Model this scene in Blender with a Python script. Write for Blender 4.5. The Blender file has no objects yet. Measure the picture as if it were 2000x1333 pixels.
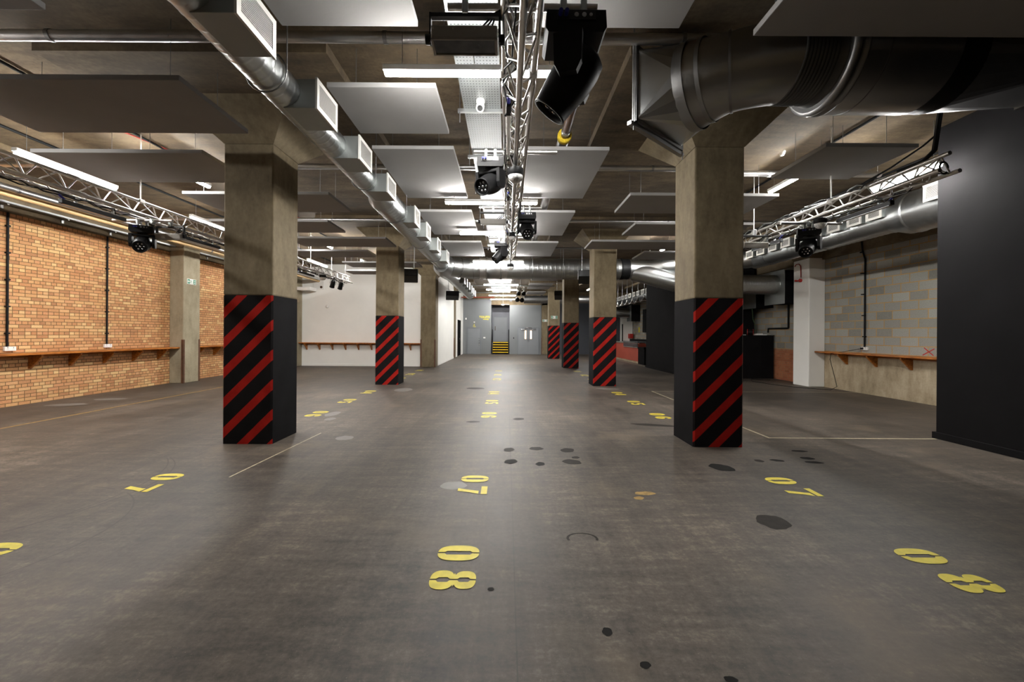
import bpy, bmesh, math, random
from mathutils import Vector, Matrix
random.seed(7)
PI = math.pi
SC = bpy.context.scene
COL = SC.collection

# ------------------------------------------------------------------ helpers
def lin(c):
    return tuple((v/255/12.92 if v/255 <= .04045 else ((v/255+.055)/1.055)**2.4) for v in c)

class MB:
    def __init__(s): s.bm = bmesh.new()
    def face(s, pts, m=0, smooth=False):
        try:
            f = s.bm.faces.new([s.bm.verts.new(p) for p in pts]); f.material_index = m; f.smooth = smooth
            return f
        except ValueError: return None
    def box(s, x0, x1, y0, y1, z0, z1, m=0, bev=0, M=None):
        b = bmesh.new()
        bmesh.ops.create_cube(b, size=1)
        for v in b.verts:
            v.co = Vector(((x0+x1)/2+v.co.x*(x1-x0), (y0+y1)/2+v.co.y*(y1-y0), (z0+z1)/2+v.co.z*(z1-z0)))
        if bev: bmesh.ops.bevel(b, geom=b.edges[:], offset=bev, segments=2, affect='EDGES', profile=.5)
        s.merge(b, m, M); return s
    def merge(s, b, m=None, M=None):
        mp = {}
        for v in b.verts: mp[v] = s.bm.verts.new(M @ v.co if M is not None else v.co)
        for f in b.faces:
            try:
                g = s.bm.faces.new([mp[v] for v in f.verts]); g.material_index = f.material_index if m is None else m; g.smooth = f.smooth
            except ValueError: pass
        b.free()
    def cyl(s, p, q, r, n=12, m=0, cap=True, r2=None):
        p, q = Vector(p), Vector(q); r2 = r if r2 is None else r2
        d = (q-p).normalized()
        a = d.orthogonal().normalized(); b = d.cross(a)
        A = []; B = []
        for i in range(n):
            t = 2*PI*i/n; o = a*math.cos(t)+b*math.sin(t)
            A.append(s.bm.verts.new(p+o*r)); B.append(s.bm.verts.new(q+o*r2))
        for i in range(n):
            f = s.bm.faces.new((A[i], A[(i+1) % n], B[(i+1) % n], B[i])); f.smooth = True; f.material_index = m
        if cap:
            s.face([v.co for v in reversed(A)], m); s.face([v.co for v in B], m)
        return s
    def path(s, pts, r, n=10, m=0, cap=True):
        pts = [Vector(p) for p in pts]; k = len(pts)
        rr = r if isinstance(r, (list, tuple)) else [r]*k
        rings = []; up = None
        for i, p in enumerate(pts):
            d = (pts[min(i+1, k-1)]-pts[max(i-1, 0)]).normalized()
            if up is None: up = d.orthogonal().normalized()
            up = (up-d*up.dot(d)).normalized(); b = d.cross(up)
            rings.append([s.bm.verts.new(p+(up*math.cos(2*PI*j/n)+b*math.sin(2*PI*j/n))*rr[i]) for j in range(n)])
        for i in range(k-1):
            for j in range(n):
                f = s.bm.faces.new((rings[i][j], rings[i][(j+1) % n], rings[i+1][(j+1) % n], rings[i+1][j])); f.smooth = True; f.material_index = m
        if cap:
            s.face([v.co for v in reversed(rings[0])], m); s.face([v.co for v in rings[-1]], m)
        return s
    def spiral(s, p, q, r, pitch=.13, ridge=.005, n=32, m=0, sub=8):
        p, q = Vector(p), Vector(q); L = (q-p).length; d = (q-p).normalized()
        a = d.orthogonal().normalized(); b = d.cross(a)
        k = max(2, int(L/pitch*sub)); prev = None
        for i in range(k+1):
            t = L*i/k; ring = []
            for j in range(n):
                th = 2*PI*j/n; u = (t/pitch-th/(2*PI)) % 1.0
                e = max(0, 1-abs(u-.5)/.13)*ridge
                ring.append(s.bm.verts.new(p+d*t+(a*math.cos(th)+b*math.sin(th))*(r+e)))
            if prev:
                for j in range(n):
                    f = s.bm.faces.new((prev[j], prev[(j+1) % n], ring[(j+1) % n], ring[j])); f.smooth = True; f.material_index = m
            prev = ring
        return s
    def lathe(s, prof, n=20, M=None, m=0, smooth=True):
        rings = []
        for r, z in prof:
            rings.append([s.bm.verts.new((M or Matrix()) @ Vector((r*math.cos(2*PI*j/n), r*math.sin(2*PI*j/n), z))) for j in range(n)])
        for i in range(len(prof)-1):
            for j in range(n):
                f = s.bm.faces.new((rings[i][j], rings[i][(j+1) % n], rings[i+1][(j+1) % n], rings[i+1][j])); f.smooth = smooth; f.material_index = m
        if prof[0][0] > 1e-4: s.face([v.co for v in reversed(rings[0])], m)
        if prof[-1][0] > 1e-4: s.face([v.co for v in rings[-1]], m)
        return s
    def prism(s, pts, f, d0, d1, m=0):
        """outline pts extruded between depths d0 and d1; f(u, v, d) -> point"""
        s.face([f(u, v, d0) for u, v in pts], m); s.face([f(u, v, d1) for u, v in reversed(pts)], m)
        k = len(pts)
        for i in range(k):
            (u, v), (a, b) = pts[i], pts[(i+1) % k]
            s.face([f(u, v, d0), f(u, v, d1), f(a, b, d1), f(a, b, d0)], m)
        return s
    def sq_round(s, corners, ctr, ea, eb, r, n=10):
        """duct transition: square corners (in order) to a circle ctr + r(ea cos + eb sin); corner i sits at 45 + 90 i degrees"""
        q = lambda t: Vector(ctr)+(Vector(ea)*math.cos(t)+Vector(eb)*math.sin(t))*r
        for i in range(4):
            c, d = Vector(corners[i]), Vector(corners[(i+1) % 4]); t0 = PI/2*i
            for k in range(n//2):      # cone fan, in a few flat facets
                s.face([c, q(t0+PI/2*k/(n//2)), q(t0+PI/2*(k+1)/(n//2))])
            s.face([c, q(t0+PI/2), d])
    def build(s, name, mats, parent=None, local=False, loc=None):
        bm = s.bm
        bmesh.ops.recalc_face_normals(bm, faces=bm.faces[:])
        base = Vector((0, 0, 0))
        if parent is not None and not local:
            r = parent
            while r.parent: r = r.parent
            base = Vector(r.location)
        elif loc is not None: base = Vector(loc)
        if base.length: bmesh.ops.translate(bm, verts=bm.verts[:], vec=-base)
        me = bpy.data.meshes.new(name); bm.to_mesh(me); bm.free()
        for m in (mats if isinstance(mats, (list, tuple)) else [mats]): me.materials.append(m)
        o = bpy.data.objects.new(name, me); COL.objects.link(o)
        if parent is not None: o.parent = parent
        elif loc is not None: o.location = loc
        return o

def tag(o, label=None, cat=None, group=None, kind=None):
    if label: o['label'] = label
    if cat: o['category'] = cat
    if group: o['group'] = group
    if kind: o['kind'] = kind
    return o
def thing(name, label, cat, loc, group=None, kind=None, rot=None):
    o = bpy.data.objects.new(name, None); COL.objects.link(o); o.location = loc
    o.empty_display_size = .1
    if rot: o.rotation_euler = rot
    return tag(o, label, cat, group, kind)
def struct(name, mb, mats, label, cat):
    return tag(mb.build(name, mats), label, cat, None, 'structure')
def dup(root, loc, label, group=None, rotz=None):
    r = root.copy(); COL.objects.link(r); r.location = loc; r['label'] = label
    if group: r['group'] = group
    if rotz is not None: r.rotation_euler = (0, 0, rotz)
    for ch in list(root.children):
        c = ch.copy(); COL.objects.link(c); c.parent = r
        for g in ch.children:
            d = g.copy(); COL.objects.link(d); d.parent = c
    return r

# ------------------------------------------------------------------ materials
def newmat(name):
    m = bpy.data.materials.new(name); m.use_nodes = True
    nt = m.node_tree; b = nt.nodes['Principled BSDF']
    return m, nt, b
def N(nt, t, **kw):
    n = nt.nodes.new(t)
    for k, v in kw.items(): setattr(n, k, v)
    return n
def math_(nt, op, a, b=None, c=None):
    n = N(nt, 'ShaderNodeMath', operation=op)
    for i, v in enumerate((a, b, c)):
        if v is None: continue
        if isinstance(v, (int, float)): n.inputs[i].default_value = v
        else: nt.links.new(v, n.inputs[i])
    return n.outputs[0]
def pos(nt):
    g = N(nt, 'ShaderNodeNewGeometry'); x = N(nt, 'ShaderNodeSeparateXYZ'); nt.links.new(g.outputs['Position'], x.inputs[0])
    return g.outputs['Position'], x.outputs
def mapped(nt, vec, scale, loc=(0, 0, 0)):
    mp = N(nt, 'ShaderNodeMapping'); mp.inputs['Scale'].default_value = scale; mp.inputs['Location'].default_value = loc
    nt.links.new(vec, mp.inputs[0]); return mp.outputs[0]
def noise(nt, vec, scale, detail=4, rough=.55):
    n = N(nt, 'ShaderNodeTexNoise'); n.inputs['Scale'].default_value = scale; n.inputs['Detail'].default_value = detail; n.inputs['Roughness'].default_value = rough
    nt.links.new(vec, n.inputs['Vector']); return n.outputs['Fac']
def ramp(nt, fac, stops):
    r = N(nt, 'ShaderNodeValToRGB'); e = r.color_ramp.elements
    while len(e) < len(stops): e.new(.5)
    for i, (p, c) in enumerate(stops):
        e[i].position = p; e[i].color = (*c, 1) if len(c) == 3 else c
    nt.links.new(fac, r.inputs[0]); return r.outputs[0]
def mix(nt, fac, a, b, mode='MIX'):
    n = N(nt, 'ShaderNodeMix', data_type='RGBA', blend_type=mode)
    for sck, v in ((n.inputs[0], fac), (n.inputs[6], a), (n.inputs[7], b)):
        if isinstance(v, (int, float)): sck.default_value = v
        elif isinstance(v, tuple): sck.default_value = (*v, 1) if len(v) == 3 else v
        else: nt.links.new(v, sck)
    return n.outputs[2]
def bump(nt, b, h, strength=.2, dist=.01):
    n = N(nt, 'ShaderNodeBump'); n.inputs['Strength'].default_value = strength; n.inputs['Distance'].default_value = dist
    nt.links.new(h, n.inputs['Height']); nt.links.new(n.outputs[0], b.inputs['Normal'])
def plain(name, rgb, rough=.6, metal=0., var=.12, scale=6., bmp=0., spec=.5):
    m, nt, b = newmat(name); p, _ = pos(nt); c = lin(rgb)
    f = noise(nt, p, scale)
    nt.links.new(ramp(nt, f, [(.3, tuple(v*(1-var) for v in c)), (.7, tuple(min(1, v*(1+var)) for v in c))]), b.inputs['Base Color'])
    b.inputs['Roughness'].default_value = rough; b.inputs['Metallic'].default_value = metal
    b.inputs['Specular IOR Level'].default_value = spec
    if bmp: bump(nt, b, noise(nt, p, scale*12, 3), bmp, .004)
    return m
def emit(name, rgb, strength):
    m, nt, b = newmat(name); b.inputs['Base Color'].default_value = (.9, .9, .9, 1)
    b.inputs['Emission Color'].default_value = (*lin(rgb), 1); b.inputs['Emission Strength'].default_value = strength
    return m
def concrete(name, dark, mid, light, grain=(1, 1, 1), big=.6, rough=.85, seams=None):
    m, nt, b = newmat(name); p, xyz = pos(nt)
    f1 = noise(nt, p, big, 5, .6); f2 = noise(nt, mapped(nt, p, grain), 3., 6, .65); f3 = noise(nt, p, 22., 3)
    f = math_(nt, 'ADD', math_(nt, 'MULTIPLY', f1, .45), math_(nt, 'ADD', math_(nt, 'MULTIPLY', f2, .4), math_(nt, 'MULTIPLY', f3, .15)))
    c = ramp(nt, f, [(.36, lin(dark)), (.5, lin(mid)), (.66, lin(light))])
    if seams:   # faint board joints in the cast surface
        ax, w = seams
        fr = math_(nt, 'FRACT', math_(nt, 'DIVIDE', xyz[ax], w))
        ln = math_(nt, 'LESS_THAN', fr, .008)
        c = mix(nt, math_(nt, 'MULTIPLY', ln, .35), c, lin((60, 50, 38)))
    nt.links.new(c, b.inputs['Base Color']); b.inputs['Roughness'].default_value = rough
    bump(nt, b, f2, .18, .006)
    return m
def bricks(name, u_ax, w, h, cols, mortar, header=None, mj=.012, rough=.85):
    m, nt, b = newmat(name); p, xyz = pos(nt)
    U = xyz[u_ax]; V = math_(nt, 'DIVIDE', math_(nt, 'ADD', xyz[2], 10*h), h)
    wob = noise(nt, p, 3., 2)
    U = math_(nt, 'ADD', U, 50.); row = math_(nt, 'FLOOR', V); fv = math_(nt, 'FRACT', V)
    if header:   # every third course laid as headers
        hd = math_(nt, 'LESS_THAN', math_(nt, 'MODULO', row, 3.), .5)
        W = math_(nt, 'SUBTRACT', w, math_(nt, 'MULTIPLY', hd, w-header))
    else: W = w
    sh = math_(nt, 'MULTIPLY', math_(nt, 'MODULO', row, 2.), .5)
    uu = math_(nt, 'ADD', math_(nt, 'DIVIDE', U, W), sh)
    colm = math_(nt, 'FLOOR', uu); fu = math_(nt, 'FRACT', uu)
    cv = N(nt, 'ShaderNodeCombineXYZ'); nt.links.new(colm, cv.inputs[0]); nt.links.new(row, cv.inputs[1])
    wn = N(nt, 'ShaderNodeTexWhiteNoise', noise_dimensions='2D'); nt.links.new(cv.outputs[0], wn.inputs['Vector'])
    c = ramp(nt, wn.outputs['Value'], [(i/(len(cols)-1), lin(k)) for i, k in enumerate(cols)])
    c = mix(nt, math_(nt, 'MULTIPLY', noise(nt, p, 18., 4), .5), c, lin(cols[len(cols)//2]))
    c = mix(nt, .35, c, ramp(nt, noise(nt, p, 60., 3), [(.3, (.25, .25, .25)), (.7, (.75, .75, .75))]), 'OVERLAY')
    mu = math_(nt, 'DIVIDE', mj, W) if header else mj/w
    du = math_(nt, 'MINIMUM', fu, math_(nt, 'SUBTRACT', 1., fu)); dv = math_(nt, 'MINIMUM', fv, math_(nt, 'SUBTRACT', 1., fv))
    iu = math_(nt, 'LESS_THAN', du, math_(nt, 'MULTIPLY', mu, .5)); iv = math_(nt, 'LESS_THAN', dv, mj/h*.5)
    mo = math_(nt, 'MAXIMUM', iu, iv)
    c = mix(nt, mo, c, mix(nt, wob, tuple(v*.7 for v in lin(mortar)), tuple(v*1.2 for v in lin(mortar))))
    nt.links.new(c, b.inputs['Base Color']); b.inputs['Roughness'].default_value = rough
    hgt = math_(nt, 'ADD', math_(nt, 'SUBTRACT', 1., mo), math_(nt, 'MULTIPLY', noise(nt, p, 40., 3), .4))
    bump(nt, b, hgt, .5, .006)
    return m
def metal(name, rgb, rough=.3, var=.25, scale=5., grain=(1, 1, 1), metallic=1., bmp=0.):
    m, nt, b = newmat(name); p, _ = pos(nt)
    f = noise(nt, mapped(nt, p, grain), scale, 5)
    c = lin(rgb)
    nt.links.new(ramp(nt, f, [(.3, tuple(v*(1-var) for v in c)), (.7, c)]), b.inputs['Base Color'])
    rr = N(nt, 'ShaderNodeMapRange'); rr.inputs[3].default_value = rough*.75; rr.inputs[4].default_value = rough*1.35
    nt.links.new(f, rr.inputs[0]); nt.links.new(rr.outputs[0], b.inputs['Roughness'])
    b.inputs['Metallic'].default_value = metallic
    if bmp: bump(nt, b, noise(nt, p, 45., 4), bmp, .004)
    return m

M = {}
M['brick'] = bricks('yellow_brick', 1, .225, .075, [(150, 96, 64), (194, 138, 92), (178, 117, 74), (204, 158, 106), (190, 128, 90), (218, 184, 130), (170, 108, 70)], (112, 84, 52), .1125, .013)
M['redbrick'] = bricks('red_brick', 1, .225, .075, [(140, 80, 52), (168, 98, 66), (176, 112, 76), (156, 88, 60)], (150, 120, 92), .1125, .011)
M['block'] = bricks('concrete_block', 1, .45, .225, [(116, 115, 108), (140, 138, 131), (156, 155, 148), (128, 127, 120), (166, 165, 158)], (184, 144, 88), None, .02)
M['conc'] = concrete('column_concrete', (92, 81, 60), (116, 103, 79), (136, 122, 97), (2.5, 2.5, .9), .9)
M['conc_pale'] = concrete('pilaster_concrete', (132, 122, 100), (154, 143, 119), (170, 159, 136), (2.5, 2.5, .9), 1.2)
M['conc_low'] = concrete('low_wall_concrete', (136, 122, 98), (166, 150, 124), (190, 176, 150), (1, 2.5, .8), 1.1)
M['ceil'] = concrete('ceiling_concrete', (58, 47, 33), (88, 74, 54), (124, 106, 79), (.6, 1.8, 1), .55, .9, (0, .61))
M['beam'] = concrete('beam_concrete', (76, 65, 47), (104, 90, 68), (130, 114, 88), (1.5, .8, 1), .7)
M['white'] = plain('white_paint', (240, 239, 234), .55, 0, .03, 1.2)
M['black'] = plain('black_paint', (24, 23, 24), .8, 0, .2, 3., .05, .04)
M['black2'] = plain('black_partition_paint', (23, 22, 23), .75, 0, .15, 1.5, .03, .06)
M['greywall'] = plain('grey_paint', (116, 119, 121), .5, 0, .05, .8)
M['greywall2'] = plain('grey_recess_paint', (112, 113, 121), .5, 0, .05, .8)
M['navy'] = plain('dark_grey_paint', (74, 77, 84), .5, 0, .06, .8)
M['door'] = plain('grey_door_paint', (124, 127, 131), .42, 0, .03, 2.)
M['doorframe'] = plain('grey_frame_paint', (112, 116, 121), .42, 0, .03, 2.)
M['panel'] = plain('acoustic_fabric', (148, 146, 145), .95, 0, .04, 2., .25, .1)
M['steel'] = metal('galvanised_steel', (180, 182, 182), .32, .08, 3.)
M['steel_dk'] = metal('dull_steel', (150, 150, 150), .42, .12, 3.)
M['duct'] = metal('spiral_duct_steel', (178, 181, 181), .33, .08, 2.)
M['duct_dk'] = metal('big_duct_steel', (168, 168, 166), .3, .1, 1.5)
M['foil'] = metal('foil_lagging', (208, 208, 208), .3, .1, 10., (1, 1, 1), 1., .5)
M['plastic2'] = plain('grey_rubber_sleeve', (92, 92, 92), .4, .7, .1, 6.)
M['alu'] = metal('truss_aluminium', (206, 203, 200), .34, .15, 10.)
M['tray'] = None
M['pipe_brown'] = plain('brown_pipe', (70, 48, 30), .4, 0, .2, 8.)
M['pipe_cream'] = plain('cream_pipe', (214, 182, 132), .45, 0, .06, 6.)
M['yellow_ins'] = plain('yellow_insulation', (206, 176, 40), .9, 0, .3, 40., .5)
M['plastic'] = plain('black_plastic', (20, 20, 21), .5, 0, .15, 8., 0, .22)
M['blackmetal'] = plain('black_metal', (30, 30, 31), .38, .3, .2, 8.)
M['greymetal'] = plain('grey_fixture_metal', (150, 146, 139), .45, 0., .08, 8.)
M['cable'] = plain('black_cable', (16, 16, 17), .6, 0, .1, 9., 0, .2)
M['blueplug'] = plain('blue_plug', (40, 44, 150), .4, 0, .1, 9.)
M['whiteplastic'] = plain('white_plastic', (232, 230, 226), .4, 0, .02, 3.)
M['wood'] = None
M['red'] = plain('red_paint', (176, 36, 28), .5, 0, .12, 4.)
M['counter'] = plain('rust_red_panel', (150, 62, 44), .55, 0, .08, 3.)
M['brownguard'] = plain('rusty_corner_guard', (96, 66, 48), .6, .2, .25, 9.)
M['yellow'] = plain('yellow_floor_paint', (214, 196, 52), .55, 0, .12, 14.)
M['yellowsign'] = plain('yellow_wall_paint', (214, 200, 60), .6, 0, .05, 3.)
M['yellownose'] = plain('yellow_nosing', (226, 182, 14), .5, 0, .08, 8.)
M['green'] = plain('green_sign', (0, 124, 88), .5, 0, .05, 4.)
M['greenconduit'] = plain('green_cable', (70, 96, 60), .5, 0, .1, 4.)
M['redcable'] = plain('red_cable', (150, 34, 26), .5, 0, .1, 4.)
M['glass'] = None
M['bulb'] = emit('led_diffuser', (253, 251, 247), 195.)
M['winglow'] = emit('lit_vision_panel', (226, 236, 200), 1.2)
M['chrome'] = metal('brushed_handle', (190, 190, 192), .25, .1, 9.)
M['paper'] = plain('white_paper', (236, 234, 228), .7, 0, .02, 3.)
M['worktop'] = plain('grey_worktop', (120, 120, 112), .35, 0, .08, 6.)

def special_materials():
    # wood: stained pine
    m, nt, b = newmat('stained_pine'); p, _ = pos(nt)
    f = noise(nt, mapped(nt, p, (6, 1.2, 9)), 3., 6, .6)
    nt.links.new(ramp(nt, f, [(.3, lin((120, 64, 16))), (.55, lin((176, 104, 34))), (.75, lin((200, 130, 52)))]), b.inputs['Base Color'])
    b.inputs['Roughness'].default_value = .45; M['wood'] = m
    # perforated tray: rows of small dark slots
    m, nt, b = newmat('perforated_tray'); p, x = pos(nt)
    fu = math_(nt, 'FRACT', math_(nt, 'DIVIDE', math_(nt, 'ADD', x[0], 20.), .034)); fv = math_(nt, 'FRACT', math_(nt, 'DIVIDE', x[1], .05))
    a = math_(nt, 'LESS_THAN', math_(nt, 'ABSOLUTE', math_(nt, 'SUBTRACT', fu, .5)), .2)
    c = math_(nt, 'LESS_THAN', math_(nt, 'ABSOLUTE', math_(nt, 'SUBTRACT', fv, .5)), .11)
    h = math_(nt, 'MULTIPLY', a, c)
    nt.links.new(mix(nt, h, lin((138, 141, 141)), lin((20, 19, 18))), b.inputs['Base Color'])
    nt.links.new(math_(nt, 'MULTIPLY', math_(nt, 'SUBTRACT', 1., h), .35), b.inputs['Metallic']); b.inputs['Roughness'].default_value = .5
    M['tray'] = m
    # tempered glass of the flood lights
    m, nt, b = newmat('fixture_glass'); b.inputs['Base Color'].default_value = (.03, .03, .03, 1); b.inputs['Roughness'].default_value = .08
    p, x = pos(nt)
    nt.links.new(ramp(nt, noise(nt, p, 8., 2), [(.3, (.02, .02, .02)), (.7, (.06, .06, .06))]), b.inputs['Base Color'])
    M['glass'] = m
    # clear tinted screen
    m, nt, b = newmat('smoked_screen'); b.inputs['Base Color'].default_value = (.5, .5, .5, 1); b.inputs['Roughness'].default_value = .05
    b.inputs['Transmission Weight'].default_value = .9; b.inputs['IOR'].default_value = 1.1; M['screen'] = m
    # crystal dome: rows of clear lenses over a bright reflector
    m, nt, b = newmat('crystal_dome'); p, x = pos(nt)
    v = N(nt, 'ShaderNodeTexVoronoi'); v.inputs['Scale'].default_value = 55.; nt.links.new(p, v.inputs['Vector'])
    nt.links.new(ramp(nt, v.outputs['Distance'], [(.0, (.08, .08, .08)), (.35, (.75, .75, .75)), (.6, (.9, .9, .88))]), b.inputs['Base Color'])
    b.inputs['Roughness'].default_value = .12; M['dome'] = m
    # stripes: diagonal red on black, world position along X and Z
    m, nt, b = newmat('hazard_stripes'); p, x = pos(nt)
    tc = N(nt, 'ShaderNodeTexCoord'); xo = N(nt, 'ShaderNodeSeparateXYZ'); nt.links.new(tc.outputs['Object'], xo.inputs[0])
    t = math_(nt, 'DIVIDE', math_(nt, 'SUBTRACT', math_(nt, 'SUBTRACT', xo.outputs[2], xo.outputs[0]), .065), .427)
    fr = math_(nt, 'FRACT', math_(nt, 'ADD', t, 20.))
    wob = math_(nt, 'MULTIPLY', math_(nt, 'SUBTRACT', noise(nt, p, 9., 3), .5), .02)
    st = math_(nt, 'LESS_THAN', math_(nt, 'ADD', fr, wob), .36)
    wear = math_(nt, 'GREATER_THAN', noise(nt, p, 28., 5, .7), .74)
    rd = ramp(nt, noise(nt, p, 5., 3), [(.3, lin((150, 28, 22))), (.7, lin((172, 36, 28)))])
    bk = ramp(nt, noise(nt, p, 3., 3), [(.3, lin((20, 19, 20))), (.7, lin((28, 27, 28)))])
    c = mix(nt, st, bk, rd); c = mix(nt, wear, c, lin((44, 36, 34)))
    nt.links.new(c, b.inputs['Base Color']); b.inputs['Roughness'].default_value = .5
    b.inputs['Specular IOR Level'].default_value = .1
    bump(nt, b, noise(nt, p, 40., 3), .06, .004); M['stripe'] = m
    # floor: worn dark power-floated concrete
    m, nt, b = newmat('worn_concrete_floor'); p, x = pos(nt)
    big = noise(nt, p, .35, 5, .6)
    stx = noise(nt, mapped(nt, p, (1.0, 4.5, 1)), 2., 7, .7)
    sty = noise(nt, mapped(nt, p, (4.2, .5, 1), (3, 1, 0)), 1.6, 6, .65)
    fine = noise(nt, p, 26., 6, .75)
    f = math_(nt, 'ADD', math_(nt, 'MULTIPLY', big, .32), math_(nt, 'ADD', math_(nt, 'MULTIPLY', stx, .26), math_(nt, 'ADD', math_(nt, 'MULTIPLY', sty, .16), math_(nt, 'MULTIPLY', fine, .26))))
    c = ramp(nt, f, [(.41, lin((40, 35, 30))), (.47, lin((67, 60, 53))), (.53, lin((88, 79, 70))), (.60, lin((122, 111, 99)))])
    sp = math_(nt, 'GREATER_THAN', noise(nt, p, 80., 3, .65), .68)      # pale flecks
    c = mix(nt, math_(nt, 'MULTIPLY', sp, .45), c, lin((154, 141, 122)))
    dk = math_(nt, 'GREATER_THAN', noise(nt, mapped(nt, p, (1, 2.5, 1), (7, 3, 0)), 16., 4, .6), .73)   # small dark scuffs
    c = mix(nt, math_(nt, 'MULTIPLY', dk, .6), c, lin((34, 31, 29)))
    wear = ramp(nt, noise(nt, mapped(nt, p, (1, 1, 1), (11, 5, 0)), .9, 5, .6), [(.56, (0, 0, 0)), (.68, (1, 1, 1))])
    c = mix(nt, math_(nt, 'MULTIPLY', wear, .3), c, lin((116, 101, 82)))
    ring = None
    for cx, cy, r in ((-5.05, 4.1, 1.35), (-5.4, 4.0, 1.62), (-4.3, 3.1, 1.1)):     # faint tyre arcs
        d = math_(nt, 'SQRT', math_(nt, 'ADD', math_(nt, 'POWER', math_(nt, 'SUBTRACT', x[0], cx), 2.), math_(nt, 'POWER', math_(nt, 'SUBTRACT', x[1], cy), 2.)))
        k = math_(nt, 'LESS_THAN', math_(nt, 'ABSOLUTE', math_(nt, 'SUBTRACT', d, r)), .007)
        ring = k if ring is None else math_(nt, 'MAXIMUM', ring, k)
    ring = math_(nt, 'MULTIPLY', math_(nt, 'MULTIPLY', ring, math_(nt, 'GREATER_THAN', noise(nt, p, 1.3, 2), .47)), .5)
    c = mix(nt, ring, c, lin((36, 33, 31)))
    jt = math_(nt, 'LESS_THAN', math_(nt, 'ABSOLUTE', math_(nt, 'SUBTRACT', x[0], .06)), .004)          # long joint down the middle
    c = mix(nt, math_(nt, 'MULTIPLY', jt, .45), c, lin((30, 28, 26)))
    nt.links.new(c, b.inputs['Base Color'])
    rr = N(nt, 'ShaderNodeMapRange'); rr.inputs[1].default_value = .35; rr.inputs[2].default_value = .65; rr.inputs[3].default_value = .46; rr.inputs[4].default_value = .66
    nt.links.new(f, rr.inputs[0]); nt.links.new(rr.outputs[0], b.inputs['Roughness'])
    bump(nt, b, math_(nt, 'ADD', stx, math_(nt, 'MULTIPLY', fine, .6)), .14, .004)
    b.inputs['Specular IOR Level'].default_value = .36
    M['floor'] = m
special_materials()
M['stain_dk'] = plain('oil_stain', (20, 18, 16), .7, 0, .2, 12., 0, .12)
M['stain_md'] = plain('damp_stain', (42, 38, 34), .7, 0, .2, 12., 0, .15)
M['stain_lt'] = plain('pale_patch', (110, 106, 101), .55, 0, .1, 8.)
M['line_w'] = plain('worn_white_line', (178, 168, 140), .6, 0, .3, 18.)
M['line_y'] = plain('worn_yellow_line', (150, 120, 62), .6, 0, .4, 18.)

# ------------------------------------------------------------------ room shell
XL, XR, YN, YF, ZC, ZD = -10.4, 9.9, -4.0, 32.4, 4.86, 4.74
CX_L, CX_R = -3.697, 3.022
COLY = [5.84, 12.62, 19.2, 26.2]
CW = .705

fl = MB(); fl.box(XL-.3, XR+.3, YN-.2, YF+2, -.15, 0, 0)
def blob(cx, cy, rx, ry, m, rot=0.):
    pts = []; k = 22; ph = random.random()*6
    for i in range(k):
        t = 2*PI*i/k; r = 1+.09*math.sin(2*t+ph)+.05*math.sin(5*t+2*ph)+random.uniform(-.05, .05)
        a, b2 = rx*r*math.cos(t), ry*r*math.sin(t)
        pts.append((cx+a*math.cos(rot)-b2*math.sin(rot), cy+a*math.sin(rot)+b2*math.cos(rot), .0015))
    fl.face(pts, m)
for x, y, rx, ry, m in [(.04, 5.64, .07, .10, 2), (.06, 5.12, .075, .10, 1), (.42, 5.7, .09, .09, 2), (.84, 5.63, .1, .1, 2), (.42, 5.03, .06, .07, 1), (.82, 5.12, .11, .11, 2),
        (2.6, 4.94, .13, .14, 1), (4.05, 5.66, .1, .05, 1), (3.92, 5.33, .08, .06, 1), (3.88, 5.16, .1, .05, 1), (3.46, 5.23, .08, .05, 1), (3.22, 5.21, .06, .05, 2),
        (2.29, 3.51, .14, .13, 2), (2.6, 7.23, .36, .1, 2), (.23, 7.67, .11, .09, 2), (-.09, 2.56, .02, .02, 1), (-.6, 7.4, .12, .07, 2), (-.9, 11.9, .25, .2, 2), (.9, 5.3, .05, .05, 2),
        (-3.41, 8.04, .13, .22, 3), (-3.25, 7.56, .09, .13, 3), (-2.45, 6.21, .12, .14, 3), (-2.9, 11.5, .25, .35, 3), (-9.51, 8.85, .4, .16, 3), (-9.3, 9.61, .35, .15, 3), (-.55, 4.3, .13, .12, 3),
        (2.95, 12.0, .3, .2, 3), (.68, 1.98, .03, .02, 1), (1.05, 1.9, .03, .02, 1), (.55, 2.2, .03, .03, 1), (1.2, 1.78, .025, .02, 1)]:
    blob(x, y, rx, ry, m, random.uniform(-.3, .3))
for i in range(11):     # hook shaped dark mark
    a, b2 = math.radians(-20+20*i), math.radians(0+20*i)
    fl.face([(.6+rx*math.cos(t), 3.2+rx*.75*math.sin(t), .0015) for rx, t in ((.125, a), (.125, b2), (.105, b2), (.105, a))], 2)
blob(1.4, 4.12, .1, .05, 5); blob(1.3, 4.0, .05, .04, 5)
def stripe(x0, x1, y0, y1, m): fl.face([(x0, y0, .002), (x1, y0, .002), (x1, y1, .002), (x0, y1, .002)], m)
stripe(4.075, 4.115, 6.36, 11.56, 4); stripe(4.115, 6.7, 6.36, 6.40, 4); stripe(4.115, 9.85, 11.52, 11.56, 4)
stripe(6.88, 6.93, 20.5, 32, 4); stripe(-8.24, -8.19, 5.4, 14.5, 5)
fl.face([(-2.93, 6.5, .002), (-2.95, 6.5, .002), (-3.05, 4.5, .002), (-3.03, 4.5, .002)], 4)
struct('floor', fl, [M['floor'], M['stain_dk'], M['stain_md'], M['stain_lt'], M['line_w'], M['line_y']],
       'worn dark grey concrete floor with scuffs, oil stains and thin painted lines', 'floor')

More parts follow.
